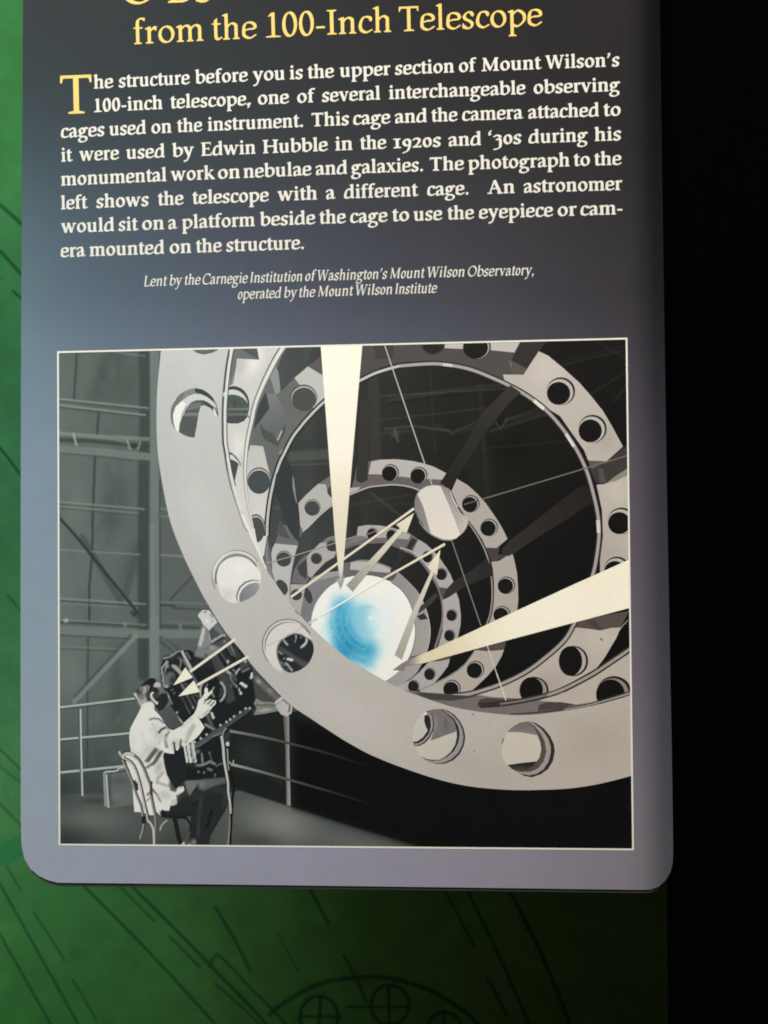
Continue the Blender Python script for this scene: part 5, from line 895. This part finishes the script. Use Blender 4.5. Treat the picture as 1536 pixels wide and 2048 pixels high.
MAN.shape(coat, LTc, grid=1.8, ops=[ ('blob', 318, 1462, 26, 30, 0, (214, 214, 206), .7), ('blob', 300, 1500, 34, 22, -35, (206, 207, 200), .8), ('blob', 352, 1486, 22, 16, -20, (206, 206, 198), .8), ('blob', 380, 1462, 26, 12, -40, (216, 215, 206), .7), ('blob', 318, 1535, 16, 26, 10, (190, 190, 182), .8), ('blob', 330, 1590, 26, 16, 0, (210, 205, 192), .8), ('blob', 290, 1560, 20, 40, 10, (220, 218, 208), .6), ('blob', 266, 1478, 10, 34, 5, (222, 222, 214), .6), L_(zm((420, 900), (480, 1000), (470, 1120)), 4, (206, 207, 200), .8, 5), L_(zm((560, 1060), (520, 1200)), 5, (200, 200, 194), .7, 5), L_(zm((250, 1050), (330, 1200)), 6, (222, 221, 213), .7, 7),
 L_(zm((380, 840), (440, 820), (520, 830), (600, 890)), 3, (110, 114, 112), .9, 3), L_(zm((520, 1040), (560, 990), (620, 960)), 4, (70, 76, 74), .9, 3), L_(zm((620, 970), (670, 985), (660, 1020)), 2, (150, 152, 148), .8), L_(zm((630, 1060), (610, 1140), (630, 1260)), 3, (120, 124, 122), .9, 3), L_(zm((650, 1080), (640, 1180), (660, 1280)), 1.5, (90, 96, 94), .8), L_(zm((680, 1030), (640, 1080)), 3, (130, 132, 130), .8, 3), L_(zm((750, 1190), (770, 1330)), 4, (56, 62, 62), .95, 2), L_(zm((860, 1160), (850, 1240)), 4, (96, 100, 96), .8, 4), L_(zm((1050, 930), (980, 1080), (940, 1180)), 8, (186, 184, 176), .7, 7), L_(zm((1020, 820), (880, 950)), 8, (214, 212, 204), .6, 6), ('blob', 330, 1478, 30, 12, 20, (222, 220, 212), .5), L_(zm((360, 980), (420, 1000)), 4, (214, 212, 206), .8, 4),
 ('poly', zm((300, 1480), (360, 1400), (460, 1270), (520, 1300), (440, 1400), (360, 1500)), 6, sd, .85), ('poly', zm((400, 1540), (520, 1330), (560, 1310), (590, 1330), (520, 1440), (440, 1540)), 5, (92, 98, 92), .9), L_(zm((270, 1240), (450, 1180)), 8, (224, 222, 214), .6, 6), L_(zm((100, 1320), (260, 1420)), 10, (206, 206, 198), .4, 10),
 L_(zc((490, 270), (560, 220), (640, 160)), 5, (120, 126, 118), .8, 4), L_(zc((640, 500), (660, 430), (740, 350)), 5, (176, 176, 170), .8, 5), L_(zc((660, 500), (800, 550), (860, 540)), 5, (176, 180, 176), .8, 5), ('poly', zc((740, 80), (760, 200), (800, 380), (860, 500), (930, 600), (1060, 550), (1060, 60)), 5, (60, 68, 68), .95), ('poly', zc((830, 480), (1000, 520), (930, 650), (850, 640)), 6, (96, 104, 92), .9), L_(zc((840, 640), (930, 670), (1010, 660), (1050, 580)), 5, (236, 232, 216), .95, 3), L_(zc((985, 560), (960, 620)), 3.5, (226, 224, 210), .9), L_(zc((580, 600), (640, 680), (700, 790)), 3, (130, 128, 122), .8, 3), ('poly', zc((860, 780), (960, 740), (950, 830), (870, 870)), 3, (190, 190, 176), .5), ('poly', zc((940, 700), (1060, 640), (1010, 800), (960, 800)), 5, (88, 94, 84), .9), ('poly', zc((690, 940), (830, 940), (900, 860), (960, 830), (960, 1050), (700, 1050)), 6, (70, 80, 74), .85),
 ('blob', 262, 1520, 12, 30, 0, (226, 224, 214), .5), ('poly', zc((270, 480), (310, 460), (350, 530), (330, 620), (285, 590)), 3, (60, 68, 70), .95), L_(zc((500, 690), (540, 640)), 4, (110, 112, 108), .8, 3), L_(zc((490, 780), (540, 730)), 3, (130, 130, 126), .7, 3)])
MAN.shape(zm((1060, 750), (1105, 650), (1130, 540), (1180, 500), (1220, 440), (1222, 370), (1240, 345), (1268, 355), (1280, 430), (1330, 385), (1342, 420), (1275, 490), (1245, 540), (1300, 520), (1350, 535), (1398, 550), (1392, 600), (1340, 650), (1285, 735), (1220, 790), (1170, 825), (1130, 822)), (234, 232, 222), grid=1.6, ops=[
 L_(zm((1270, 600), (1330, 540)), 3, (110, 114, 110), .9, 2), L_(zm((1310, 630), (1370, 570)), 2.6, (96, 100, 98), .9, 2), L_(zm((1250, 540), (1215, 590)), 3, (150, 152, 146), .8, 3), L_(zm((1290, 690), (1200, 770)), 5, (196, 194, 184), .8, 4), L_(zm((1230, 540), (1290, 520)), 3.4, (80, 92, 86), .8, 2), L_(zm((1100, 800), (1160, 820)), 3, (190, 188, 180), .8, 3)])
MAN.done()

CH = PP('chair', 'bentwood chair under the seated man')
def rod(p, wd, c, hl=None):
    CH.stroke(p, wd, c)
    if hl: CH.stroke([(a-wd*.24, b) for a, b in p], wd*.42, hl)
rod(zc((900, 1000), (940, 1150), (970, 1300), (1010, 1440)), 9, (40, 50, 50)); rod(zc((1010, 1030), (1090, 1050), (1150, 1120), (1180, 1200)), 4.5, (40, 48, 48)); rod(zc((690, 1240), (720, 1150), (800, 1080)), 3.2, (180, 182, 174))
rod(zc((120, 150), (180, 280), (260, 470), (330, 680), (400, 850), (430, 1010), (450, 1100), (430, 1240), (390, 1370)), 6, (92, 98, 96), (176, 180, 172)); rod(zc((440, 1020), (440, 1130)), 8, (48, 58, 56)); rod(zc((60, 20), (90, 80), (120, 110)), 4.4, (180, 200, 200))
rod(zc((110, 110), (150, 60), (220, 50), (300, 90), (370, 150), (440, 270), (500, 420), (550, 560), (560, 700), (590, 860), (620, 1000), (630, 1150), (620, 1300), (615, 1460)), 6.4, (104, 104, 98), (170, 166, 156))
rod(zc((120, 120), (200, 150), (280, 220), (340, 350), (390, 520), (430, 700), (470, 880), (500, 1000), (505, 1080)), 6, (98, 100, 94), (206, 204, 192)); rod(zc((565, 480), (555, 600), (560, 700)), 4, (84, 82, 78)); rod(zc((575, 610), (640, 680)), 2.6, (120, 118, 112))
rod(zc((110, 120), (150, 65), (220, 50), (290, 85)), 3.4, (226, 224, 212)); rod(zc((500, 1080), (560, 1150), (590, 1250), (600, 1460)), 4.2, (206, 202, 190)); rod(zc((310, 500), (335, 530), (345, 620)), 4, (56, 62, 62))
CH.done()
TR = PP('tripod_leg', 'thin bright leg of the instrument stand')
TR.stroke(zl((880, 60), (900, 400), (950, 560), (985, 690), (960, 900), (940, 1300), (925, 1640)), 7, (34, 36, 38), 4); TR.stroke(zl((790, -60), (815, 100), (830, 300), (860, 480), (890, 650), (895, 800), (925, 1000), (930, 1130)), 5, (204, 208, 196), 3.4); TR.stroke(zl((915, 1150), (915, 1300), (900, 1500), (885, 1630)), 2.4, (160, 150, 142), 4); TR.stroke(zl((880, 130), (890, 320), (905, 470)), 2.8, (170, 180, 168), 2)
TR.shape(ell(*zl((885, 62))[0], 3.4, 4.6, n=14), (216, 220, 200)); TR.stroke(zl((910, 330), (960, 390), (975, 310)), 2.4, (180, 190, 172)); TR.done()

# ---- front ring A
A_ = PP('ring', 'largest pale ring with cut-out holes sweeping across the picture')
outer = [(323, 690), (315, 774), (313.2, 831), (314.5, 891), (321, 946), (333.5, 1014), (341, 1044), (352, 1076), (371, 1121), (392, 1164), (412.5, 1203), (449, 1261), (483, 1302), (507, 1334), (534, 1363), (561.5, 1391.5), (585, 1413), (621.5, 1437), (650, 1456), (684, 1478), (715, 1496), (746.5, 1512), (798.5, 1533), (860, 1554), (909, 1567), (950, 1574), (990, 1578), (1030, 1580), (1068, 1580), (1137, 1577), (1202, 1567), (1280, 1547)]
inner = [(1280, 1384), (1260, 1391), (1200.5, 1408), (1146, 1419), (1091, 1427), (1045.6, 1430.5), (1000, 1428.5), (946, 1421.5), (904, 1413.5), (858, 1399), (811, 1381.5), (767, 1360), (730, 1338), (694, 1316), (668, 1295), (645, 1275), (616, 1247), (596, 1226), (580, 1207), (551, 1166), (529, 1132), (504, 1075), (488.6, 1053), (478, 1023), (469, 997), (461, 971), (453.4, 938), (447, 899), (444.3, 880), (443.7, 823), (446, 784), (451.5, 732), (459, 690)]
fo = np.vstack([sm(outer, n=4), sm(inner, n=4)])
A_.shape(fo, ('g', (330, 900), (203, 203, 200), (1200, 1500), (206, 190, 174)), ops=[('blob', 590, 1220, 90, 60, 40, (208, 196, 194), .5), ('blob', 330, 860, 70, 240, 0, (194, 196, 197), .6), ('blob', 420, 1060, 60, 160, -25, (212, 212, 209), .6), ('blob', 700, 1430, 170, 60, 28, (212, 202, 198), .6), ('blob', 560, 1340, 60, 80, -40, (196, 190, 188), .5), ('blob', 960, 1540, 140, 50, 8, (194, 182, 170), .5), ('blob', 1190, 1480, 120, 90, 0, (196, 180, 162), .6)], grid=12)
A_.stroke(inner[-13:], 1.6, (130, 130, 128)); A_.stroke([(a+6.5, b) for a, b in inner[-10:]], 5.5, (222, 224, 218), 5.5); A_.stroke([(a+10, b+1) for a, b in inner[-8:]], 2.2, (110, 110, 108))
A_.stroke([(1280, 1379), (1260, 1386), (1219, 1398), (1173, 1410), (1128, 1418), (1073, 1425), (1020, 1428)], 9, (92, 76, 68), 2); A_.stroke([(1280, 1380), (1260, 1386.5), (1219, 1399), (1173, 1411), (1128, 1419)], 4.2, (180, 166, 150), 2)
A_.stroke([(484, 1030), (491, 1044), (503, 1072), (528, 1128), (533, 1138)], 7, (236, 233, 228), 2)
A_.shape([(382, 690), (439, 690), (436, 700), (424, 706), (408, 709), (394, 706), (384, 699)], (118, 122, 118)); A_.shape([(392, 690), (434, 690), (430, 697), (410, 701), (394, 697)], (140, 146, 142))
q = lambda *p: z1(p, 100, 670, 3.84)
A_.shape(q((925, 625), (930, 570), (950, 520), (985, 465), (1030, 432), (1075, 415), (1120, 407), (1170, 418), (1215, 445), (1250, 480), (1285, 545), (1295, 590), (1290, 637), (1277, 615), (1268, 560), (1230, 535), (1180, 505), (1100, 505), (1050, 545), (1010, 620), (992, 700), (990, 745), (965, 730), (935, 680)), (150, 154, 152))
A_.shape(q((930, 560), (950, 520), (985, 465), (1022, 440), (1028, 470), (1000, 510), (960, 560), (945, 610), (948, 650), (958, 700), (965, 730), (935, 680), (925, 620)), (134, 136, 138))
A_.shape(q((968, 735), (948, 670), (945, 610), (965, 550), (1015, 505), (1050, 525), (1040, 550), (1010, 610), (994, 690), (990, 745)), (238, 236, 230)); A_.shape(q((1015, 505), (1060, 470), (1110, 452), (1160, 455), (1215, 480), (1262, 520), (1280, 560), (1240, 540), (1180, 500), (1120, 500), (1080, 520), (1050, 545), (1040, 525)), (206, 212, 208))
A_.shape(q((1112, 410), (1170, 418), (1215, 445), (1250, 480), (1278, 530), (1250, 510), (1200, 470), (1150, 450), (1115, 440)), (74, 88, 86)); A_.shape(q((1170, 500), (1210, 515), (1250, 545), (1290, 600), (1290, 637), (1262, 590), (1230, 560), (1190, 540)), (84, 94, 92)); A_.shape(q((1252, 560), (1268, 575), (1288, 630), (1275, 630), (1262, 600)), (226, 228, 222))
A_.shape(q((990, 745), (994, 690), (1015, 630), (1050, 560), (1080, 520), (1120, 502), (1170, 500), (1190, 538), (1158, 545), (1142, 600), (1128, 690), (1110, 787), (1070, 784), (1030, 768)), (104, 116, 112)); A_.shape(q((1050, 560), (1080, 525), (1160, 515), (1150, 560), (1060, 580)), (134, 134, 138)); A_.shape(q((1030, 600), (1142, 600), (1138, 622), (1022, 622)), (146, 158, 152)); A_.shape(q((1030, 610), (1140, 612), (1139, 616), (1028, 614)), (86, 100, 94)); A_.shape(q((1022, 625), (1138, 622), (1110, 787), (1040, 772), (1000, 748)), (102, 112, 110))
# hole with a bright tube behind, left
A_.stroke(ell(474, 1152, 50, 51, a0=150, a1=325, n=24), 2, (158, 156, 154)); A_.shape([(431, 1165), (425, 1150), (428, 1132), (440, 1114), (456, 1104), (474, 1101.5), (492, 1105), (508, 1117), (520, 1134), (523, 1150), (521, 1164), (514, 1176), (506, 1186), (494, 1196), (480, 1203), (466, 1205), (452, 1200), (440, 1188)], ('g', (470, 1102), (196, 194, 192), (470, 1112), (214, 212, 208)), smooth=True)
A_.stroke(ell(475, 1156, 44, 46, a0=165, a1=330, n=24), 4, (150, 148, 148)); A_.stroke(ell(474, 1153, 47, 49, a0=175, a1=320, n=24), 2.4, (232, 230, 226))
A_.shape([(436, 1166), (434, 1150), (440, 1130), (456, 1117), (474, 1114), (492, 1118), (510, 1132), (520, 1146), (521, 1162), (514, 1176), (506, 1186), (494, 1196), (480, 1203), (466, 1206), (452, 1201), (442, 1188)], (236, 232, 226), smooth=True, grid=4, ops=[('blob', 456, 1190, 26, 26, 0, (212, 209, 205), .7), ('blob', 480, 1135, 30, 18, 0, (244, 240, 236), .8)])
A_.shape([(473, 1203), (472, 1190), (478, 1174), (490, 1163), (504, 1159), (519, 1161), (519, 1164), (505, 1163), (492, 1168), (482, 1178), (477, 1190), (477, 1203)], (140, 138, 138)); A_.shape([(475, 1203), (475, 1190), (481, 1176), (492, 1166), (505, 1161.5), (519, 1162.5), (518, 1172), (508, 1188), (494, 1198), (482, 1203)], (232, 230, 228)); A_.shape([(478.5, 1203), (478.5, 1190), (485, 1178), (496, 1169), (508, 1165), (518, 1166), (518, 1178), (509, 1190), (496, 1198), (484, 1203)], ('g', (480, 1190), (146, 148, 152), (518, 1170), (170, 170, 174)))
# hole showing the instrument
A_.stroke(ell(575, 1290, 50, 51.5, a0=140, a1=333, n=30), 2, (142, 138, 138)); A_.stroke(ell(575.5, 1291, 47.5, 49, a0=145, a1=330, n=30), 3, (216, 210, 206)); A_.stroke(ell(576, 1292, 45.5, 46.5, a0=150, a1=330, n=30), 1.8, (134, 128, 128))
A_.shape([(531, 1296), (534, 1280), (542, 1264), (555, 1252), (572, 1246), (590, 1247), (606, 1254), (617, 1266), (622, 1280), (600, 1300), (580, 1330), (564, 1341), (552, 1338), (540, 1325), (533, 1312)], (226, 218, 211), smooth=True)
A_.stroke([(534, 1291), (560, 1280), (600, 1258)], 2.4, (206, 196, 190)); A_.stroke([(601, 1250), (612, 1259), (621, 1271)], 2, (150, 144, 144)); A_.shape([(547, 1342), (560, 1341), (580, 1344), (575, 1346), (558, 1345)], (206, 196, 194))
hol = [(561, 1285), (567, 1279), (578, 1271), (590, 1268.5), (602, 1270), (612, 1276), (621, 1281), (626, 1290), (627, 1301), (624, 1313), (617, 1326), (606, 1336), (594, 1342), (580, 1344.5), (568, 1338), (560, 1325), (555.5, 1310), (556, 1296)]
A_.shape([(a-(590-a)*.05-1, b-(1305-b)*.05-.6) for a, b in hol], (150, 146, 144), smooth=True)
A_.shape(hol, (52, 60, 68), smooth=True, grid=2, ops=[L_([(560, 1300), (600, 1325), (612, 1330)], 13, (104, 102, 106), .9, 7), L_([(556, 1302), (600, 1336)], 9, (56, 62, 58), .8, 4), ('line', ell(594, 1279, 20, 17, a0=0, a1=60, n=10), 3.4, (206, 210, 206), 1.6, .95), L_([(591.5, 1271), (592.5, 1277), (590, 1284)], 2.8, (196, 200, 198), .95), L_([(567, 1280), (575, 1290)], 3, (206, 210, 206), .95), L_([(601, 1272), (603, 1276)], 2, (170, 174, 176), .9), L_([(614, 1274), (612, 1285), (602, 1295)], 3.4, (204, 208, 204), .95), L_([(576, 1318), (584, 1320)], 5, (226, 228, 222), 1, 1.5), ('blob', 568.5, 1317, 2.6, 2.6, 0, (206, 210, 200), .95, .2), L_([(572, 1326), (578, 1333), (584, 1341)], 2.8, (210, 212, 206), .95), L_([(560, 1324), (570, 1330)], 6, (142, 144, 140), .8, 4), ('blob', 575, 1338, 7, 6, 0, (120, 108, 108), .8), L_([(557, 1303), (565, 1308)], 3, (190, 196, 188), .8), ('blob', 595, 1282, 8, 8, 0, (36, 46, 56), .7)])
# holes at the bottom
q2 = lambda *p: z1(p, 800, 1380, 5.908)
A_.shape(q2((145, 540), (160, 440), (210, 340), (290, 260), (390, 228), (480, 222), (560, 240), (640, 290), (710, 370), (755, 460), (772, 560), (755, 660), (705, 760), (630, 830), (530, 872), (430, 875), (330, 850), (250, 790), (190, 700), (160, 640)), (78, 64, 62))
A_.shape(q2((145, 540), (160, 440), (210, 340), (290, 260), (390, 228), (480, 222), (540, 242), (620, 295), (690, 375), (735, 460), (750, 560), (735, 650), (685, 745), (610, 815), (520, 858), (430, 868), (330, 848), (250, 790), (190, 700), (160, 640)), (176, 168, 168))
A_.shape(q2((145, 540), (160, 440), (210, 340), (290, 260), (390, 228), (500, 228), (580, 290), (640, 340), (690, 430), (706, 520), (690, 620), (640, 720), (560, 790), (470, 830), (380, 838), (300, 822), (240, 780), (190, 700), (160, 640)), (76, 62, 62))
A_.shape(q2((145, 540), (160, 440), (210, 340), (290, 260), (390, 228), (480, 225), (560, 290), (640, 370), (668, 470), (672, 560), (650, 650), (600, 730), (540, 785), (470, 822), (400, 826), (310, 815), (240, 780), (190, 700), (160, 640)), (216, 204, 186), grid=4, ops=[('blob', 905, 1490, 26, 26, 0, (206, 198, 184), .6)])
A_.shape(q2((290, 262), (390, 228), (480, 225), (560, 290), (640, 370), (668, 470), (664, 490), (560, 528), (440, 572), (360, 600), (390, 500), (400, 400), (350, 260)), (148, 138, 136), grid=3, ops=[('blob', 869, 1450, 8, 24, 8, (172, 166, 166), .9), ('blob', 892, 1450, 8, 22, 0, (120, 110, 108), .7)])
A_.shape(q2((145, 530), (160, 450), (200, 360), (280, 280), (330, 470), (280, 560), (200, 600), (158, 600)), (214, 205, 190), smooth=True)
A_.shape(q2((320, 255), (350, 250), (385, 310), (405, 400), (395, 480), (350, 570), (290, 630), (230, 660), (170, 665), (155, 610), (200, 608), (270, 560), (320, 490), (340, 420), (340, 340)), (70, 58, 58)); A_.shape(q2((330, 262), (350, 262), (378, 320), (390, 400), (380, 470), (340, 550), (280, 615), (230, 645), (175, 655), (168, 632), (220, 630), (280, 590), (340, 520), (365, 440), (362, 350)), (178, 172, 172))
A_.shape(q2((290, 300), (320, 290), (350, 340), (362, 420), (345, 480), (325, 470), (300, 420), (284, 360)), (60, 52, 52)); A_.shape(q2((268, 290), (300, 262), (320, 262), (318, 290), (290, 298)), (232, 226, 218))
q3 = lambda *p: z1(p, 860, 1330, 3.072)
A_.shape(q3((475, 412), (500, 385), (550, 355), (600, 345), (650, 355), (700, 390), (740, 440), (762, 490), (767, 530), (755, 590), (725, 640), (680, 672), (625, 690), (580, 682), (530, 655), (500, 635), (475, 615)), (72, 58, 56))
A_.shape(q3((475, 412), (500, 385), (550, 355), (600, 345), (640, 358), (690, 400), (725, 450), (742, 500), (742, 540), (728, 595), (698, 640), (655, 668), (610, 678), (560, 668), (530, 655), (500, 635), (475, 615)), (184, 172, 160))
A_.shape(q3((475, 412), (500, 385), (550, 355), (600, 347), (640, 372), (680, 420), (705, 470), (715, 530), (700, 590), (665, 635), (620, 655), (560, 658), (520, 648), (475, 615)), (112, 98, 94))
A_.shape(q3((475, 412), (500, 385), (550, 356), (600, 347), (640, 385), (662, 432), (560, 412)), ('g', q3((560, 360))[0], (138, 126, 122), q3((560, 420))[0], (158, 148, 140)))
A_.shape(q3((440, 520), (450, 460), (475, 412), (560, 413), (660, 432), (676, 470), (684, 520), (672, 570), (655, 592), (560, 602), (475, 616), (448, 575)), (220, 206, 186)); A_.shape(q3((476, 614), (560, 602), (652, 592), (635, 618), (590, 648), (540, 655), (505, 640)), ('g', q3((550, 600))[0], (46, 40, 34), q3((550, 655))[0], (104, 98, 84)))
A_.shape(q3((455, 443), (453, 462), (442, 488), (440, 480), (448, 455)), (92, 72, 66)); A_.stroke([(611, 1220), (617, 1228)] if False else [(590, 1221), (599, 1230)], 2, (130, 126, 128))
for cx, cy, r in ((945.5, 1429, 3), (949, 1502, 2.2), (870, 1437, 1.5)): A_.shape(ell(cx, cy, r, r*.8, n=10), (176, 164, 150))
A_.done()
speck = PP('print_blemish', 'small dark nick on the printed ring'); speck.stroke([(1200, 1276), (1206, 1281)], 3, (150, 136, 122)); speck.done()

# ---- diagonal mirror, wires
DM = PP('diagonal_mirror', 'small flat oval mirror hanging in the beam')
DM.shape([(829, 1009), (830, 998), (835, 985), (843, 977), (853.8, 972), (869, 970), (885, 972), (900.6, 980), (903, 990), (910, 1008), (922, 1026), (936, 1037), (934, 1052), (928, 1063), (920, 1070), (908, 1078), (896, 1081), (880, 1078), (861, 1068), (845, 1051), (834, 1033), (830, 1022)], ('g', (830, 1000), (150, 146, 144), (935, 1050), (196, 184, 176)), smooth=True)
DM.shape([(881, 972), (890, 974), (900.6, 980), (903, 990), (912, 1010), (922, 1026), (936, 1037), (934, 1052), (921, 1070)], ('g', (890, 1000), (170, 158, 150), (932, 1040), (208, 196, 188)))
DM.shape([(835, 989), (841, 980), (853.8, 972.5), (869, 970.5), (881, 972), (900, 1015), (920.5, 1069.5), (912, 1077), (904, 1079), (885, 1078), (862, 1068), (852, 1032), (846, 1012)], ('g', (850, 980), (226, 216, 204), (900, 1070), (236, 224, 212)))
DM.stroke([(838, 1042), (848, 1056), (862, 1068.5), (884, 1079), (904, 1080.5)], 2.4, (170, 160, 156)); DM.stroke([(901, 984), (907, 1000), (915, 1014)], 1.8, (232, 222, 212)); DM.stroke([(832, 1025), (837, 1038), (848, 1052)], 2.2, (110, 106, 108)); DM.done()
class _Wire:
    def stroke(s, *a, **k): p = PP('wire'); p.stroke(*a, **k); p.done()
    def done(s): pass
wr = _Wire()
wr.stroke([(769.5, 691), (815, 826), (864, 970)], 2.2, (196, 194, 182), smooth=False); wr.stroke([(903.5, 1081), (962, 1252)], 2, (150, 150, 146), smooth=False); wr.stroke([(974, 1290), (993, 1346)], 1.8, (226, 212, 190), smooth=False); wr.stroke([(993, 1346), (1012, 1401)], 2.2, (236, 222, 200), smooth=False)
wr.stroke([(1257, 910.5), (1110, 955), (964, 998.5)], 2.4, (138, 134, 118), smooth=False); wr.stroke([(955, 1001), (928, 1009)], 2.6, (120, 118, 110), smooth=False); wr.stroke([(528, 1128), (600, 1108), (712, 1073)], 2, (176, 172, 170), smooth=False); wr.done()

# ---- light rays and arrows
RY = PP('light_ray', 'tall cream ray coming down from the top edge')
RY.shape([(640.5, 680), (725.5, 680), (691.8, 1070), (684.8, 1157), (689, 1158.5), (681, 1178.5), (673, 1158.5), (678.8, 1157), (669.6, 1070)], (255, 247, 230), grid=7, ops=[('poly', [(600, 1180), (600, 960), (760, 960), (760, 1180)], 160, (234, 222, 196), .8), ('poly', [(600, 1230), (600, 1150), (760, 1150), (760, 1230)], 40, (182, 178, 160), 1)])
RY.done()
R2 = PP('light_ray', 'cream ray entering from the right edge')
R2.shape([(1300, 1101), (1259, 1119), (1147, 1169), (1035, 1220.5), (860, 1302), (819, 1318), (803, 1326.6), (785.4, 1340), (809, 1340.5), (809, 1332), (844.6, 1327), (1013, 1281), (1300, 1205)], (255, 246, 224), grid=7, ops=[('poly', [(700, 1200), (950, 1200), (950, 1400), (700, 1400)], 200, (232, 216, 180), .8), ('poly', [(700, 1280), (830, 1280), (830, 1400), (700, 1400)], 40, (158, 148, 138), 1), ('blob', 1180, 1160, 70, 50, 0, (255, 240, 214), .6)]); R2.done()
R3 = PP('light_arrow', 'cream arrow from the top of the main mirror to the small mirror')
R3.shape([(692.5, 1170), (705, 1183), (805, 1063), (812.7, 1066.5), (828, 1026), (792, 1049.4), (800, 1056)], ('g', (700, 1176), (176, 174, 160), (815, 1045), (240, 228, 202)), ops=[('blob', 760, 1100, 60, 50, 0, (232, 218, 194), .6)], grid=6); R3.done()
R4 = PP('light_arrow', 'cream arrow from the lower edge of the main mirror')
R4.shape([(789.4, 1309.5), (803.7, 1319), (834, 1230), (867.5, 1145), (874, 1151), (880.8, 1099), (854.9, 1134), (862.5, 1142), (822, 1228)], ('g', (797, 1315), (186, 180, 164), (875, 1110), (246, 232, 208)), grid=6); R4.done()
ln = PP('light_beam_line', 'two thin cream lines slanting from the small mirror')
ln.stroke([(582, 1194), (828, 1017)], 4.6, (238, 226, 208), smooth=False); ln.stroke([(890, 1088), (765, 1158.5)], 5, (238, 226, 206), 4, smooth=False); ln.stroke([(765, 1158.5), (640, 1232)], 3.4, (250, 250, 244), smooth=False); ln.stroke([(634, 1236), (617, 1247)], 4, (222, 214, 208), smooth=False)
ln.stroke([(606, 1255), (540, 1290)], 2, (214, 205, 200), smooth=False); ln.stroke([(520, 1238), (474, 1272)], 1.2, (196, 194, 190), smooth=False); ln.done()
for tip, a, b, s0, s1, lab in (((346.5, 1370.8), (370.5, 1335), (385.5, 1355), (470.8, 1278), (380, 1343.5), 'upper cream arrow pointing to the eyepiece'), ((356.5, 1392.8), (387.5, 1361), (399.8, 1383.6), (497, 1312.8), (394, 1370.5), 'lower cream arrow pointing to the eyepiece')):
    r_ = PP('light_arrow', lab); r_.stroke([s0, s1], 5.2, (238, 232, 212), smooth=False); r_.shape([tip, a, b], (248, 244, 226)); r_.done()
for qd in bord_quads: bo.shape(qd, (240, 236, 220))
bo.done()

for c in list(SC.objects):
    if c.parent is sign: c.matrix_parent_inverse = Matrix.Translation((0, 0, .3))
